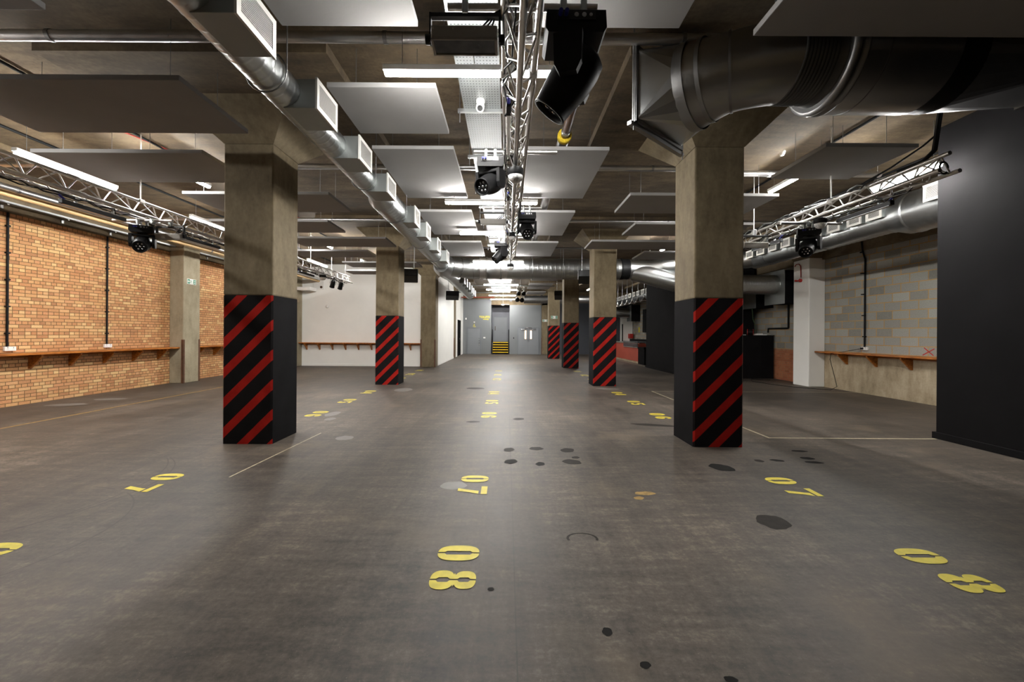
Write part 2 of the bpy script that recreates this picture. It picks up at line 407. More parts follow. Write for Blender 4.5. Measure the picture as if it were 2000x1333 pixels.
ce = MB(); ce.box(XL-.3, XR+.3, YN-.2, YF+2, ZC, ZC+.3)
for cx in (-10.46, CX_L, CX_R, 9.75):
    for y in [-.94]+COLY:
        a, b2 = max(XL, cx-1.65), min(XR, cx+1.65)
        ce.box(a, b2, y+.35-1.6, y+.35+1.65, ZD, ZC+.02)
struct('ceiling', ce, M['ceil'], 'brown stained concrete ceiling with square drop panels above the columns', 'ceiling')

w = MB(); w.box(XL-.25, XL, YN, 19.6, 0, ZC)
struct('wall_left', w, M['brick'], 'yellow and orange brick wall behind the long wooden shelf', 'wall')
w = MB(); w.box(XL-.05, XL+.035, YN, 19.6, 4.05, ZC)
struct('trim_1', w, M['beam'], 'concrete beam along the top of the yellow brick wall', 'beam')
w = MB(); w.box(XR, XR+.25, YN, YF, 1.1, ZC, 0); w.box(XR, XR+.25, YN, 12.8, 0, 1.1, 1); w.box(XR, XR+.25, 12.8, YF, 0, 1.1, 2)
for a, b2 in (((9.48, 1.31), (9.75, 1.15)), ((9.5, 1.15), (9.72, 1.33))):      # red spray cross on the blocks
    d = (Vector(b2)-Vector(a)).normalized()*.012; n = Vector((-d.y, d.x))
    w.face([(XR-.002, *(Vector(a)+n)), (XR-.002, *(Vector(b2)+n)), (XR-.002, *(Vector(b2)-n)), (XR-.002, *(Vector(a)-n))], 3)
struct('wall_right', w, [M['block'], M['conc_low'], M['redbrick'], M['red']], 'grey concrete block wall with orange mortar above a low concrete and brick base', 'wall')
w = MB(); w.box(XR-.1, XR+.05, YN, YF, 3.97, ZC)
struct('trim_2', w, M['beam'], 'concrete beam along the top of the grey block wall', 'beam')
w = MB(); w.box(XL, XR, YN-.2, YN, 0, ZC)
struct('wall_near', w, M['beam'], 'plain concrete wall closing the near end of the hall', 'wall')
w = MB(); w.box(XL, -4.05, 19.6, 19.75, 0, ZC)
struct('wall_white', w, M['white'], 'white painted wall facing the hall behind the wooden shelf', 'wall')
w = MB(); w.box(-9.8, -4.05, 19.575, 19.61, 0, .1)
struct('baseboard_white', w, M['white'], 'white skirting along the foot of the white wall', 'skirting')
w = MB(); w.box(-3.55, -3.4, 19.75, 28.2, 0, ZC); w.box(-3.55, -3.4, 30.0, 31.7, 0, ZC); w.box(-3.55, -3.4, 28.2, 30.0, 2.5, ZC)
w.box(-3.41, -3.385, 19.92, 26.2, 0, .1)
struct('wall_side', w, M['white'], 'white wall running back beside the rear left columns', 'wall')

# far wall with a recess for the stairs
w = MB()
w.box(-3.55, -1.22, 31.7, 31.9, 0, 4.25); w.box(.2, 2.66, 31.7, 31.9, 0, 3.82); w.box(-1.35, .35, 33.7, 33.9, 0, 4.3, 1)
w.box(-1.4, -1.22, 31.9, 33.7, 0, 4.3, 1); w.box(.2, .38, 31.9, 33.7, 0, 4.3, 1); w.box(3.3, XR, 32.2, 32.4, 0, ZC, 2)
w.box(-3.55, -1.22, 31.68, 31.71, 0, .12); w.box(.2, 2.66, 31.68, 31.71, 0, .12)
struct('wall_far', w, [M['greywall'], M['greywall2'], M['navy']], 'grey painted end wall with doors and a stair recess', 'wall')
w = MB(); w.box(-1.25, 3.4, 31.72, 32.3, 3.82, 4.1); w.box(-3.6, XR, 32.0, 32.4, 4.1, ZC)
struct('trim_3', w, M['beam'], 'concrete beam over the grey end wall', 'beam')

# black partitions on the right
w = MB(); w.box(6.75, 6.9, YN, 6.43, 0, ZC)
struct('wall_partition', w, M['black2'], 'tall matt black partition filling the right edge of the view', 'wall')
w = MB(); w.box(6.715, 6.75, YN, 6.465, 0, .1, 0, .004); w.box(6.75, 6.9, 6.43, 6.465, 0, .1)
struct('baseboard_partition', w, M['black2'], 'black skirting at the foot of the near black partition', 'skirting')
w = MB(); w.box(6.8, 9.66, 16.0, 20.0, 0, ZC)
struct('wall_booth', w, M['black2'], 'black boxed-in room between the two right columns and the block wall', 'wall')
w = MB(); w.box(6.765, 6.8, 15.97, 20.03, 0, .1, 0, .004); w.box(6.765, 9.66, 15.965, 16.0, 0, .1)
struct('baseboard_booth', w, M['black2'], 'black skirting around the black boxed-in room', 'skirting')

# ------------------------------------------------------------------ columns
def column(cx, y0, label, striped=True, guards=False, mat='conc', depth=.70):
    x0, x1, y1 = cx-CW/2, cx+CW/2, y0+depth
    root = thing('concrete_column', label, 'column', (x0, y0, 0), 'square concrete columns')
    zb = 2.12 if striped else 0
    s = MB(); s.box(x0, x1, y0, y1, zb, 4.29, 0, .022); s.build('shaft', M[mat], root)
    c = MB(); d = .45
    a = [(x0, y0), (x1, y0), (x1, y1), (x0, y1)]; b2 = [(x0-d, y0-d), (x1+d, y0-d), (x1+d, y1+d), (x0-d, y1+d)]
    for i in range(4):
        p, q = a[i], a[(i+1) % 4]; r, t = b2[(i+1) % 4], b2[i]
        c.face([(*p, 4.285), (*q, 4.285), (*r, ZD), (*t, ZD)])
    c.face([(*p, ZD) for p in b2]); c.face([(*p, 4.285) for p in reversed(a)])
    c.build('capital', M[mat], root)
    if striped:
        p = MB(); ch = .022; e = .003
        X0, X1, Y0, Y1 = x0-e, x1+e, y0-e, y1+e
        ring = [(X0+ch, Y0), (X1-ch, Y0), (X1, Y0+ch), (X1, Y1-ch), (X1-ch, Y1), (X0+ch, Y1), (X0, Y1-ch), (X0, Y0+ch)]
        for i in range(8):
            q, r = ring[i], ring[(i+1) % 8]
            p.face([(*q, 0), (*r, 0), (*r, zb+.002), (*q, zb+.002)], 0 if i in (0, 1, 7) else 1)
        p.face([(*q, zb+.002) for q in ring], 1)
        tag(p.build('painted_base', [M['stripe'], M['black']], root), 'black paint with red diagonal stripes')
    if guards:
        for k, gx in enumerate((x0, x1)):
            g = MB(); sx = 1 if k == 0 else -1
            g.box(min(gx-.006*sx, gx+.06*sx), max(gx-.006*sx, gx+.06*sx), y0-.006, y0, 0, 1.3)
            g.box(min(gx-.006*sx, gx), max(gx-.006*sx, gx), y0-.006, y0+.06, 0, 1.3)
            tag(g.build('corner_guard', M['brownguard'], root), 'rusty brown corner guard')
    return root
column(CX_L, COLY[0], 'big concrete column with striped base, nearest on the left of the central aisle')
column(CX_L, COLY[1], 'striped concrete column standing in front of the white wall, second on the left of the aisle')
column(CX_L, COLY[2], 'unpainted concrete column with rusty corner guards at the corner of the white walls', False, True)
column(CX_L, COLY[3], 'unpainted concrete column farthest back on the left, beside the black side door', False, True)
column(CX_R, COLY[0], 'big concrete column with striped base under the large duct elbow, nearest on the right')
column(CX_R, COLY[1], 'striped concrete column in front of the red bar counter, second on the right of the aisle')
column(CX_R, COLY[2], 'striped concrete column third on the right of the aisle')
column(CX_R, COLY[3], 'striped concrete column farthest on the right with a green exit sign above its stripes')
column(CX_R, 31.72, 'concrete column built into the grey end wall beside the double doors', False, True)
def pilaster(x0, x1, y0, y1, z1, mat, label, guards=0):
    root = thing('wall_pilaster', label, 'pilaster', ((x0+x1)/2, y0, 0))
    s = MB(); s.box(x0, x1, y0, y1, 0, z1, 0, .02); s.build('shaft', M[mat], root)
    c = MB(); d = .45; s_ = 1 if x0 < 0 else -1
    xa = x1 if s_ > 0 else x0; xo = xa+d*s_; xw = x0 if s_ > 0 else x1
    a = [(xw, y0), (xa, y0), (xa, y1), (xw, y1)]; b2 = [(xw, y0-d), (xo, y0-d), (xo, y1+d), (xw, y1+d)]
    for i in range(4):
        c.face([(*a[i], z1), (*a[(i+1) % 4], z1), (*b2[(i+1) % 4], ZD), (*b2[i], ZD)])
    c.face([(*p, ZD) for p in b2]); c.build('capital', M['beam'], root)
    if guards:
        g = MB(); g.box(x1-.06, x1+.006, y0-.006, y0, 0, 1.35); g.box(x1, x1+.006, y0-.006, y0+.06, 0, 1.35)
        g.box(x1, x1+.006, y1-.06, y1+.006, 0, 1.35)
        tag(g.build('corner_guard', M['brownguard'], root), 'rusty brown corner guard')
    return root
pilaster(XL, -9.97, 12.62, 13.3, 4.2, 'conc_pale', 'pale concrete pilaster in the yellow brick wall carrying a green exit sign', 1)
p3 = pilaster(XL, -9.8, 19.0, 19.6, 4.2, 'conc_pale', 'narrow brick and concrete pier at the left end of the white wall')
g = MB(); g.box(-9.99, -9.79, 18.985, 19.005, 0, 1.2); tag(g.build('brick_foot', M['brick'], p3), 'orange brick lower part')
g = MB(); g.box(-10.1, -9.62, 18.8, 19.0, 2.98, 3.2, 0, .01); g.box(-10.0, -9.76, 18.86, 19.0, 2.62, 2.98, 0, .01); g.build('timber_block', M['conc_low'], p3)
pilaster(9.4, XR, 12.75, 13.45, 4.02, 'white', 'white painted pilaster on the block wall with a red sounder')

# ------------------------------------------------------------------ floor numbers (stencilled)
def ell(cx, cy, rx, ry, a0, a1, k=12, p=2.6):
    out = []
    for i in range(k+1):
        t = math.radians(a0+(a1-a0)*i/k); c, s = math.cos(t), math.sin(t)
        out.append((cx+rx*math.copysign(abs(c)**(2/p), c), cy+ry*math.copysign(abs(s)**(2/p), s)))
    return out
Wd, Hd, g_ = .205, .30, .007
def mir(pl): return [(-x, y) for x, y in reversed(pl)]
def digit_shapes(d):
    w, h, g = Wd/2, Hd/2, g_; s = .024
    if d == '0':
        L = [(-g, h)]+[q for q in ell(0, 0, w, h, 92, 268, 26) if q[0] <= -g]+[(-g, -h), (-g, -h+.05), (-s, -h+.065), (-s, h-.065), (-g, h-.05)]
        return [L, mir(L)]
    if d == '8':
        up = [q for q in ell(0, h/2+.004, w*.94, h/2-.004, 92, 265, 16) if q[0] <= -g]; lo = [q for q in ell(0, -h/2+.004, w, h/2+.004, 95, 268, 16) if q[0] <= -g]
        up = [q for q in up if q[1] > .012 or q[0] < -w*.5]; lo = [q for q in lo if q[1] < -.002 or q[0] < -w*.5]
        L = [(-g, h)]+up+[(-w*.72, .005)]+lo+[(-g, -h), (-g, -h+.04), (-.025, -h+.055), (-.025, -.035), (-g, -.02), (-g, .03), (-.024, .043), (-.024, h-.05), (-g, h-.037)]
        return [L, mir(L)]
    if d == '7':
        return [[(-w, h), (w, h), (w, h-.062), (-w, h-.062)], [(w-.005, h-.085), (w-.085, h-.085), (w*.1, .02), (-w*.45, -h), (w*.25, -h), (w*.55, -.03)]]
    if d == '6':
        L = [(-g, h)]+[q for q in ell(0, 0, w, h, 92, 268, 26) if q[0] <= -g]+[(-g, -h), (-g, -h+.04), (-s, -h+.055), (-s, h-.065), (-g, h-.05)]
        R1 = [(g, h)]+[q for q in reversed(ell(0, 0, w, h, 18, 88, 12)) if q[0] >= g]+[(s, .05), (s, h-.065), (g, h-.05)]
        R2 = [(g, .02)]+[q for q in reversed(ell(0, -h/2+.01, w, h/2+.01, -88, 86, 16)) if q[0] >= g]+[(g, -h), (g, -h+.04), (s, -h+.055), (s, -.03), (g, -.018)]
        return [L, R1, R2]
    if d == '5':
        return [[(-w, h), (w, h), (w, h-.055), (-w+.07, h-.055), (-w+.065, .03), (-w, .005)], [(-g-.02, .035)]+[q for q in reversed(ell(-.005, -h/2+.015, w, h/2+.02, -88, 86, 16))]+[(-.005, -h+.05), (s, -h+.06), (s, -.035), (-g-.02, -.02)],
                [(-g-.012, -h), (-w*.7, -h+.012), (-w, -h+.07), (-w+.065, -h+.075), (-g-.012, -h+.05)]]
    if d == '4':
        return [[(.012, h), (.012, -h+.11), (-w, -h+.11), (-w, -h+.065), (.0, -h+.065), (.012, -h+.065), (-w+.055, -h+.115), (-.01, h)] if 0 else [(-w, -h+.06), (-w, -h+.115), (-.02, h), (.0, h), (.0, h-.1), (-w+.07, -h+.115), (.0, -h+.115), (.0, -h+.06)],
                [(.014, h), (.078, h), (.078, -h), (.014, -h)], [(.09, -h+.06), (w, -h+.06), (w, -h+.115), (.09, -h+.115)]]
    if d == '3':
        return [[(-w, h-.03), (-w*.6, h), (w*.5, h), (w, h-.05), (w, .04), (w*.6, .004), (-g, .004), (-g, -.0), (s, .03), (s, h-.05), (-w, h-.08)], [(w*.6, -.004), (w, -.04), (w, -h+.05), (w*.5, -h), (-w*.6, -h), (-w, -h+.03), (-w, -h+.08), (s, -h+.05), (s, -.03), (-g, -.004)]]
    if d == '2':
        return [[(-w, h-.06), (-w*.6, h), (w*.6, h), (w, h-.06), (w, .03), (w*.4, -.02), (.0, .0), (s, .04), (s, h-.05), (-w+.06, h-.09)], [(-w, -h), (w, -h), (w, -h+.055), (-w*.3, -h+.055), (w*.3, -.03), (-.01, -.01), (-w, -h+.06)]]
    return [[(-.035, h), (.04, h), (.04, -h), (-.035, -h)], [(-.05, h-.01), (-.05, h-.07), (-w*.8, h-.09), (-w*.8, h-.05)]]
def floor_number(txt, x, ytop, label):
    # digits read along -Y with their tops towards +X
    root = thing('floor_number', label, 'floor number', (x, ytop-.27, 0), 'yellow numbers stencilled on the floor')
    for i, d in enumerate(txt):
        mb = MB(); yc = ytop-Wd/2-i*.325
        for pl in digit_shapes(d):
            mb.face([(x+v, yc-u, .0035) for u, v in pl])
        mb.build('digit', M['yellow'], root)
NUMS = [('08', 3.08), ('07', 4.6), ('06', 8.3), ('05', 9.83), ('04', 11.3), ('03', 14.6), ('02', 16.1), ('01', 17.7)]
for k, (x, row, where) in enumerate(((-3.715, 'left', 'left column row'), (-.34, 'middle', 'middle aisle'), (3.015, 'right', 'right column row'))):
    for t, y in NUMS:
        if row == 'left' and False: continue
        floor_number(t, x, y, f'yellow stencilled {t} on the floor in the {where}')

# ------------------------------------------------------------------ acoustic panels
def panel(x0, x1, y0, y1, label, z=4.3, t=.055, top=ZC, wires=True):
    root = thing('acoustic_panel', label, 'ceiling panel', ((x0+x1)/2, (y0+y1)/2, z), 'grey acoustic panels hung under the ceiling')
    s = MB(); s.box(x0, x1, y0, y1, z, z+t, 0, .006); s.build('raft', M['panel'], root)
    if wires:
        for a in (x0+.25, x1-.25):
            for b2 in (y0+.2, y1-.2):
                c = MB(); c.cyl((a, b2, z+t-.005), (a, b2, top), .003, 5, 0, False); c.cyl((a, b2, z+t), (a, b2, z+t+.03), .008, 6); c.build('suspension_wire', M['steel_dk'], root)
PL = [(-2.0, -.8, 1.4, 3.61, 'grey panel left of the truss at the top edge of the view'),
      (.29, 1.5, 1.4, 3.61, 'grey panel right of the truss behind the nearest black moving head'),
      (-2.0, -.8, 4.5, 5.55, 'short grey panel beside the spiral duct, in front of the near ceiling light'),
      (-2.0, -.8, 6.01, 8.19, 'grey panel left of the truss, near the first moving head with a visible lens'),
      (.29, 1.49, 6.01, 8.16, 'grey panel right of the truss that hides part of the foil pipe'),
      (-2.0, -.8, 9.1, 11.22, 'grey panel left of the truss in front of the third light bar'),
      (.29, 1.5, 9.1, 11.25, 'grey panel right of the truss behind the second flood light'),
      (-2.0, -.78, 12.15, 14.34, 'grey panel left of the truss just before the cross duct'),
      (.29, 1.51, 12.15, 14.28, 'grey panel right of the truss just before the cross duct'),
      (-6.38, -3.54, 4.4, 5.58, 'wide dark grey panel in front of the nearest left column'),
      (-7.24, -4.63, 6.2, 7.42, 'wide grey panel over the left truss with a bright white edge'),
      (-6.39, -3.51, 8.03, 9.2, 'wide grey panel right behind the nearest left column, first of that row'),
      (-7.3, -4.39, 10.0, 11.1, 'wide grey panel behind the nearest left column, second of that row'),
      (-6.38, -3.5, 11.77, 12.9, 'wide grey panel touching the second left column'),
      (-7.3, -4.63, 13.6, 14.7, 'wide grey panel behind the second left column'),
      (-6.38, -3.5, 15.8, 16.93, 'wide grey panel near the far end of the left truss'),
      (-7.15, -4.4, 17.9, 19.0, 'wide grey panel closest to the white wall'),
      (-4.5, -3.55, 19.95, 20.85, 'small grey panel at the corner of the white walls'),
      (4.54, 5.87, 5.85, 7.07, 'grey panel over the near end of the right truss'),
      (2.38, 5.27, 7.95, 9.13, 'wide grey panel crossing behind the nearest right column'),
      (3.13, 6.03, 10.02, 11.22, 'wide grey panel behind the nearest right column, second of that row'),
      (2.45, 5.3, 11.93, 13.02, 'wide grey panel in front of the second right column'),
      (4.5, 7.3, 13.5, 14.8, 'wide grey panel above the pipe bend on the right'),
      (1.21, 2.5, 19.7, 20.9, 'grey panel just behind the cross duct on the right'),
      (1.21, 2.5, 22.3, 24.75, 'grey panel near the far end above the cluster of ball lights'),
      (1.29, 2.52, 26.5, 28.2, 'small grey panel nearest the double doors'),
      (-1.2, -.0, 19.4, 20.6, 'grey panel just behind the cross duct in the middle')]
for i, a in enumerate(PL):
    if 9 <= i <= 22 and i != 17: panel(*[round(v*.926, 3) for v in a[:4]], a[4], 4.1)
    else: panel(*a)
panel(2.08, 5.4, 1.6, 3.49, 'huge dark grey panel in the top right corner below the large duct', 4.15)
panel(-6.3, -3.9, 1.5, 3.45, 'dark grey panel cut by the top left corner of the view')

# ------------------------------------------------------------------ light bars
def lightbar(p, q, label, rod=True, top=ZC):
    p, q = Vector(p), Vector(q); c = (p+q)/2
    root = thing('light_bar', label, 'ceiling light', c, 'white LED bar lights')
    ax = abs(q.x-p.x) > abs(q.y-p.y); L = (q-p).length/2; e = .012
    h = MB(); d = MB()
    if ax:
        h.box(c.x-L, c.x+L, c.y-.04, c.y+.04, c.z, c.z+.055, 0, .006); d.box(c.x-L+e, c.x+L-e, c.y-.028, c.y+.028, c.z-.036, c.z-.001, 0, .011)
    else:
        h.box(c.x-.04, c.x+.04, c.y-L, c.y+L, c.z, c.z+.055, 0, .006); d.box(c.x-.028, c.x+.028, c.y-L+e, c.y+L-e, c.z-.036, c.z-.001, 0, .011)
    h.build('housing', M['whiteplastic'], root); d.build('diffuser', M['bulb'], root)
    for s in (-.8, .8):
        w = MB(); o = Vector((s*L, 0, 0)) if ax else Vector((0, s*L, 0))
        w.cyl(c+o+Vector((0, 0, .05)), (*(c+o)[:2], top), .003, 5, 0, False); w.build('suspension_wire', M['steel_dk'], root)
for y, lab in ((4.0, 'bright light bar nearest the camera, crossing behind the central truss'), (7.97, 'light bar second along the central truss, above the second flood light'),
               (10.42, 'light bar third along the central truss'), (14.5, 'light bar just in front of the cross duct at the end of the truss'),
               (21.3, 'light bar first beyond the cross duct'), (23.8, 'light bar second beyond the cross duct'), (27.3, 'light bar third beyond the cross duct'), (30.4, 'light bar farthest away in front of the stair recess')):
    lightbar((-1.22, y, 4.15), (.58, y, 4.15), lab)
for y0, lab in ((5.9, 'light bar along the left truss, nearest the camera'), (9.2, 'light bar along the left truss partly behind the nearest left column'), (14.6, 'light bar above the far end of the left truss'), (3.5, 'light bar along the left truss outside the left edge of the view')):
    lightbar((-7.12, y0, 4.19), (-7.12, y0+1.55, 4.19), lab)
for y0, lab in ((6.06, 'light bar seen through the near end of the right truss'), (13.0, 'light bar over the right truss hidden by the nearest right column')):
    lightbar((6.42, y0, 4.16), (6.42, y0+1.17, 4.16), lab)
for x, y0, lab in ((-5.86, 6.55, 'light bar end showing above the grey panel left of the nearest left column'), (-5.9, 12.3, 'light bar end showing above a grey panel left of the second left column'), (-5.75, 16.1, 'light bar end beside the second left column near the white wall'),
                (5.2, 6.65, 'short light bar showing under the panel right of the nearest right column'), (5.2, 12.4, 'light bar end above the panel left of the nearest right column'), (5.18, 25.0, 'light bar end showing between the second and third right columns')):
    lightbar((x, y0, 4.45), (x, y0+1.5, 4.45), lab)


# ------------------------------------------------------------------ ventilation
def grille_box(parent, xg, xin, y0, y1, z0, z1, face=1, depth_frame=.02, nsl=13):
    """outlet box from xin (inside the duct) to xg (grille plane); face = +1 looks to +X"""
    b = MB(); b.box(min(xin, xg), max(xin, xg), y0, y1, z0, z1, 0, .004); o = b.build('outlet_box', M['steel_box'], parent)
    g = MB(); f = .035; a, c = (xg, xg+depth_frame*face) if face > 0 else (xg+depth_frame*face, xg)
    for r in ((y0-.012, y0+f, z0-.012, z1+.012), (y1-f, y1+.012, z0-.012, z1+.012)): g.box(a, c, *r)
    g.box(a, c, y0+f, y1-f, z0-.012, z0+f); g.box(a, c, y0+f, y1-f, z1-f, z1+.012)
    xb = xg+.002*face
    g.face([(xb, y0+f, z0+f), (xb, y1-f, z0+f), (xb, y1-f, z1-f), (xb, y0+f, z1-f)], 1)
    H = z1-z0-2*f
    for i in range(nsl):
        zc = z0+f+H*(i+.5)/nsl; g.box(min(xb, c), max(xb, c)-.003, y0+f, y1-f, zc-H/nsl*.17, zc+H/nsl*.17)
    tag(g.build('grille', [M['grille'], M['plastic']], o), 'pale louvred grille')
    return o
M['steel_box'] = metal('plain_sheet_steel', (158, 162, 160), .45, .15, 3., (1, 1, 1), .75)
M['grille'] = plain('pale_grille_paint', (206, 204, 198), .45, 0, .03, 4.)

def hanger(parent, x, y, z, r, top=ZC):
    h = MB(); n = 20
    ring = [(x+(r+.008)*math.cos(2*PI*i/n), y, z+(r+.008)*math.sin(2*PI*i/n)) for i in range(n+1)]
    h.path(ring, .008, 5, 0, False); h.cyl((x+r+.01, y, z), (x+r+.01, y, top), .006, 6); h.cyl((x-r-.01, y, z), (x-r-.01, y, top), .006, 6)
    h.build('hanger', M['steel_dk'], parent)

# left supply duct along the aisle
LX, LZ = -2.22, 3.985
d = thing('supply_duct', 'silver spiral duct with louvred outlet boxes running along the left of the aisle', 'duct', (LX, 2, LZ))
s = MB(); s.spiral((LX, -2, LZ), (LX, 6.98, LZ), .164, .12, .004, 40, 0, 10); s.build('spiral_pipe', M['duct'], d)
s = MB(); s.lathe([(.165, 0), (.171, .02), (.173, .05), (.232, .24), (.236, .28), (.236, .3)], 36, Matrix.Translation((LX, 6.96, LZ)) @ Matrix.Rotation(-PI/2, 4, 'X')); s.build('reducer', M['duct'], d)
s = MB(); s.spiral((LX, 7.24, LZ), (LX, 13.7, LZ), .228, .13, .005, 32, 0, 8); s.build('spiral_pipe', M['duct'], d)
for y in (1.7, 2.84, 4.04, 5.2, 6.42):
    grille_box(d, -1.9, LX, y, y+.46, 3.815, 4.1)
for y in (8.15, 9.35, 10.85, 12.5):
    grille_box(d, -1.86, LX, y, y+.46, 3.80, 4.13)
for y in (3.75, 6.3, 8.0, 10.4, 12.3): hanger(d, LX, y, LZ, .18 if y < 7 else .235)

# cross duct with elbow and branches
CY = 15.0
d = thing('cross_duct', 'fat silver duct crossing the hall from the left duct to the right columns', 'duct', (.5, CY, LZ))
pts = []; rr = []
for i in range(15):
    t = PI/2*i/14; pts.append((LX+1.0-1.0*math.cos(t), 14.0+1.0*math.sin(t), LZ)); rr.append(.24+.12*min(1, i/6))
pts = [(LX, 13.6, LZ)]+pts+[(-.9, CY, LZ)]; rr = [.228]+rr+[.36]
s = MB(); s.path(pts, rr, 32); s.build('elbow', M['duct'], d)
for i in (4, 9, 14):
    c = Vector(pts[i+1]); dr = (Vector(pts[min(i+2, len(pts)-1)])-Vector(pts[i])).normalized()
    s = MB(); s.cyl(c-dr*.012, c+dr*.012, rr[i+1]+.012, 32); s.build('joint_band', M['steel_dk'], d)
s = MB(); s.lathe([(.37, -1.02), (.385, -1.0), (.37, -.99), (.38, -.93), (.37, -.9), (.382, -.84), (.37, -.78), (.372, -.77)], 32, Matrix.Translation((0, CY, LZ)) @ Matrix.Rotation(PI/2, 4, 'Y')); s.build('flexible_sleeve', M['foil'], d)
s = MB(); s.lathe([(.40, -.78), (.42, -.76), (.42, -.72), (.385, -.715), (.385, -.28), (.42, -.27), (.42, -.23), (.40, -.21)], 32, Matrix.Translation((0, CY, LZ)) @ Matrix.Rotation(PI/2, 4, 'Y')); s.build('fan_casing', M['steel'], d)
s = MB(); s.lathe([(.37, -.22), (.385, -.16), (.37, -.1), (.38, -.05), (.37, 0)], 32, Matrix.Translation((0, CY, LZ)) @ Matrix.Rotation(PI/2, 4, 'Y')); s.build('flexible_sleeve', M['foil'], d)
s = MB(); s.spiral((0, CY, LZ), (4.1, CY, LZ), .374, .16, .006, 36, 0, 8); s.build('spiral_pipe', M['duct'], d)
s = MB(); s.lathe([(.38, 0), (.395, .08), (.36, .16), (.38, .24), (.37, .33)], 32, Matrix.Translation((4.1, CY, LZ)) @ Matrix.Rotation(PI/2, 4, 'Y')); s.build('flexible_sleeve', M['plastic'], d)
# upper branch to the right-hand duct
P = [(4.4, CY, LZ), (4.8, CY, LZ), (5.2, 14.9, LZ), (5.6, 14.62, LZ+.01), (6.1, 14.2, LZ+.03), (6.7, 13.85, LZ+.05), (7.3, 13.6, LZ+.07), (7.8, 13.35, LZ+.07), (8.0, 13.0, LZ+.07)]
s = MB(); s.path(P, [.36, .33, .30, .28, .27, .26, .26, .27, .28], 28); s.build('branch_pipe', M['duct'], d)
for i in (1, 2, 3, 4, 5):
    c = Vector(P[i]); dr = (Vector(P[i+1])-Vector(P[i-1])).normalized(); r = [.36, .33, .30, .28, .27, .26][i]
    s = MB(); s.cyl(c-dr*.012, c+dr*.012, r+.012, 28); s.build('joint_band', M['steel'], d)
for x in (-1.0, .9, 2.0, 3.6):
    h = MB(); h.cyl((x, CY-.39, LZ), (x, CY-.39, ZC), .006, 6); h.cyl((x, CY+.39, LZ), (x, CY+.39, ZC), .006, 6)
    h.path([(x, CY+.388*math.cos(PI*i/12+PI), LZ+.388*math.sin(PI*i/12+PI)) for i in range(13)], .008, 5); h.build('hanger', M['steel_dk'], d)
# lower extract pipe to the plenum box on the block wall
d = thing('extract_duct', 'silver ribbed pipe bending from the cross duct to a black wall box', 'duct', (7, 14.1, 3.34))
P = [(4.6, 14.98, 3.86), (5.0, 14.85, 3.78), (5.45, 14.6, 3.62), (5.9, 14.35, 3.45), (6.3, 14.17, 3.36), (6.75, 14.1, 3.34)]
s = MB(); s.path(P, [.3, .33, .35, .35, .34, .335], 28); s.build('elbow', M['duct'], d)
for i in (2, 3, 4):
    c = Vector(P[i]); dr = (Vector(P[i+1])-Vector(P[i-1])).normalized(); s = MB(); s.cyl(c-dr*.012, c+dr*.012, .362, 28); s.build('joint_band', M['steel'], d)
s = MB(); s.spiral((6.72, 14.1, 3.34), (9.19, 14.1, 3.34), .33, .055, .012, 36, 0, 6); s.build('spiral_pipe', M['duct'], d)
def plenum(y0, y1, z0, z1, x0, label, name='plenum_box'):
    r = thing(name, label, 'ventilation box', (x0, y0, z0), 'black ventilation boxes on the block wall')
    b = MB(); b.box(x0+.02, XR-.02, y0, y1, z0, z1, 0, .006); b.build('box', M['black'], r)
    b = MB(); b.box(x0, x0+.022, y0-.02, y1+.02, z0-.02, z1+.02); b.build('flange_plate', M['steel_box'], r)
plenum(13.62, 14.62, 2.68, 3.78, 9.2, 'black ventilation box with steel plate where the ribbed pipe ends, beside the white pilaster')
plenum(15.2, 15.95, 2.62, 3.5, 9.2, 'black ventilation box behind and below the ribbed pipe')

# branch duct continuing beyond the cross duct
d = thing('supply_duct', 'silver duct with a row of outlet boxes beyond the cross duct on the left', 'duct', (LX, 16, 3.92))
s = MB(); s.lathe([(.24, 0), (.33, .35), (.34, .7), (.3, 1.6), (.26, 2.2)], 28, Matrix.Translation((LX, 13.75, 3.9)) @ Matrix.Rotation(-PI/2, 4, 'X')); s.build('reducer', M['duct'], d)
s = MB(); s.spiral((LX, 15.9, 3.9), (LX, 24.4, 3.9), .25, .2, .006, 24, 0, 4); s.build('spiral_pipe', M['duct'], d)
for y in (17.4, 18.5, 19.7, 20.95, 22.2, 23.4): grille_box(d, -1.84, LX, y, y+.5, 3.74, 4.06, 1, .02, 9)

# right duct
RX, RZ = 8.0, 4.04
d = thing('supply_duct', 'large silver duct with white louvred boxes hung along the block wall', 'duct', (RX, 8, RZ))
s = MB(); s.spiral((RX, 5.2, RZ), (RX, 7.95, RZ), .40, .16, .006, 36, 0, 5); s.build('spiral_pipe', M['duct'], d)
s = MB(); s.lathe([(.40, 0), (.415, .02), (.415, .05), (.402, .07), (.402, .2), (.30, .48), (.296, .52), (.30, .55)], 36, Matrix.Translation((RX, 7.93, RZ)) @ Matrix.Rotation(-PI/2, 4, 'X')); s.build('reducer', M['duct'], d)
s = MB(); s.spiral((RX, 8.45, RZ), (RX, 13.2, RZ), .285, .14, .006, 32, 0, 5); s.build('spiral_pipe', M['duct'], d)
for y in (6.95,): grille_box(d, 7.5, RX, y, y+.42, 4.02, 4.3, -1)
for y in (8.35, 8.83, 9.4, 9.95, 10.5, 11.05, 11.6, 12.15, 12.7): grille_box(d, 7.62, RX, y, y+.34, 4.03, 4.25, -1, .02, 10)
for y in (7.2, 8.2, 10.2, 12.4): hanger(d, RX, y, RZ, .41 if y < 7.9 else .29)
d = thing('supply_duct', 'dark silver duct with a row of small grilles above the bar', 'duct', (8.1, 25, 3.9))
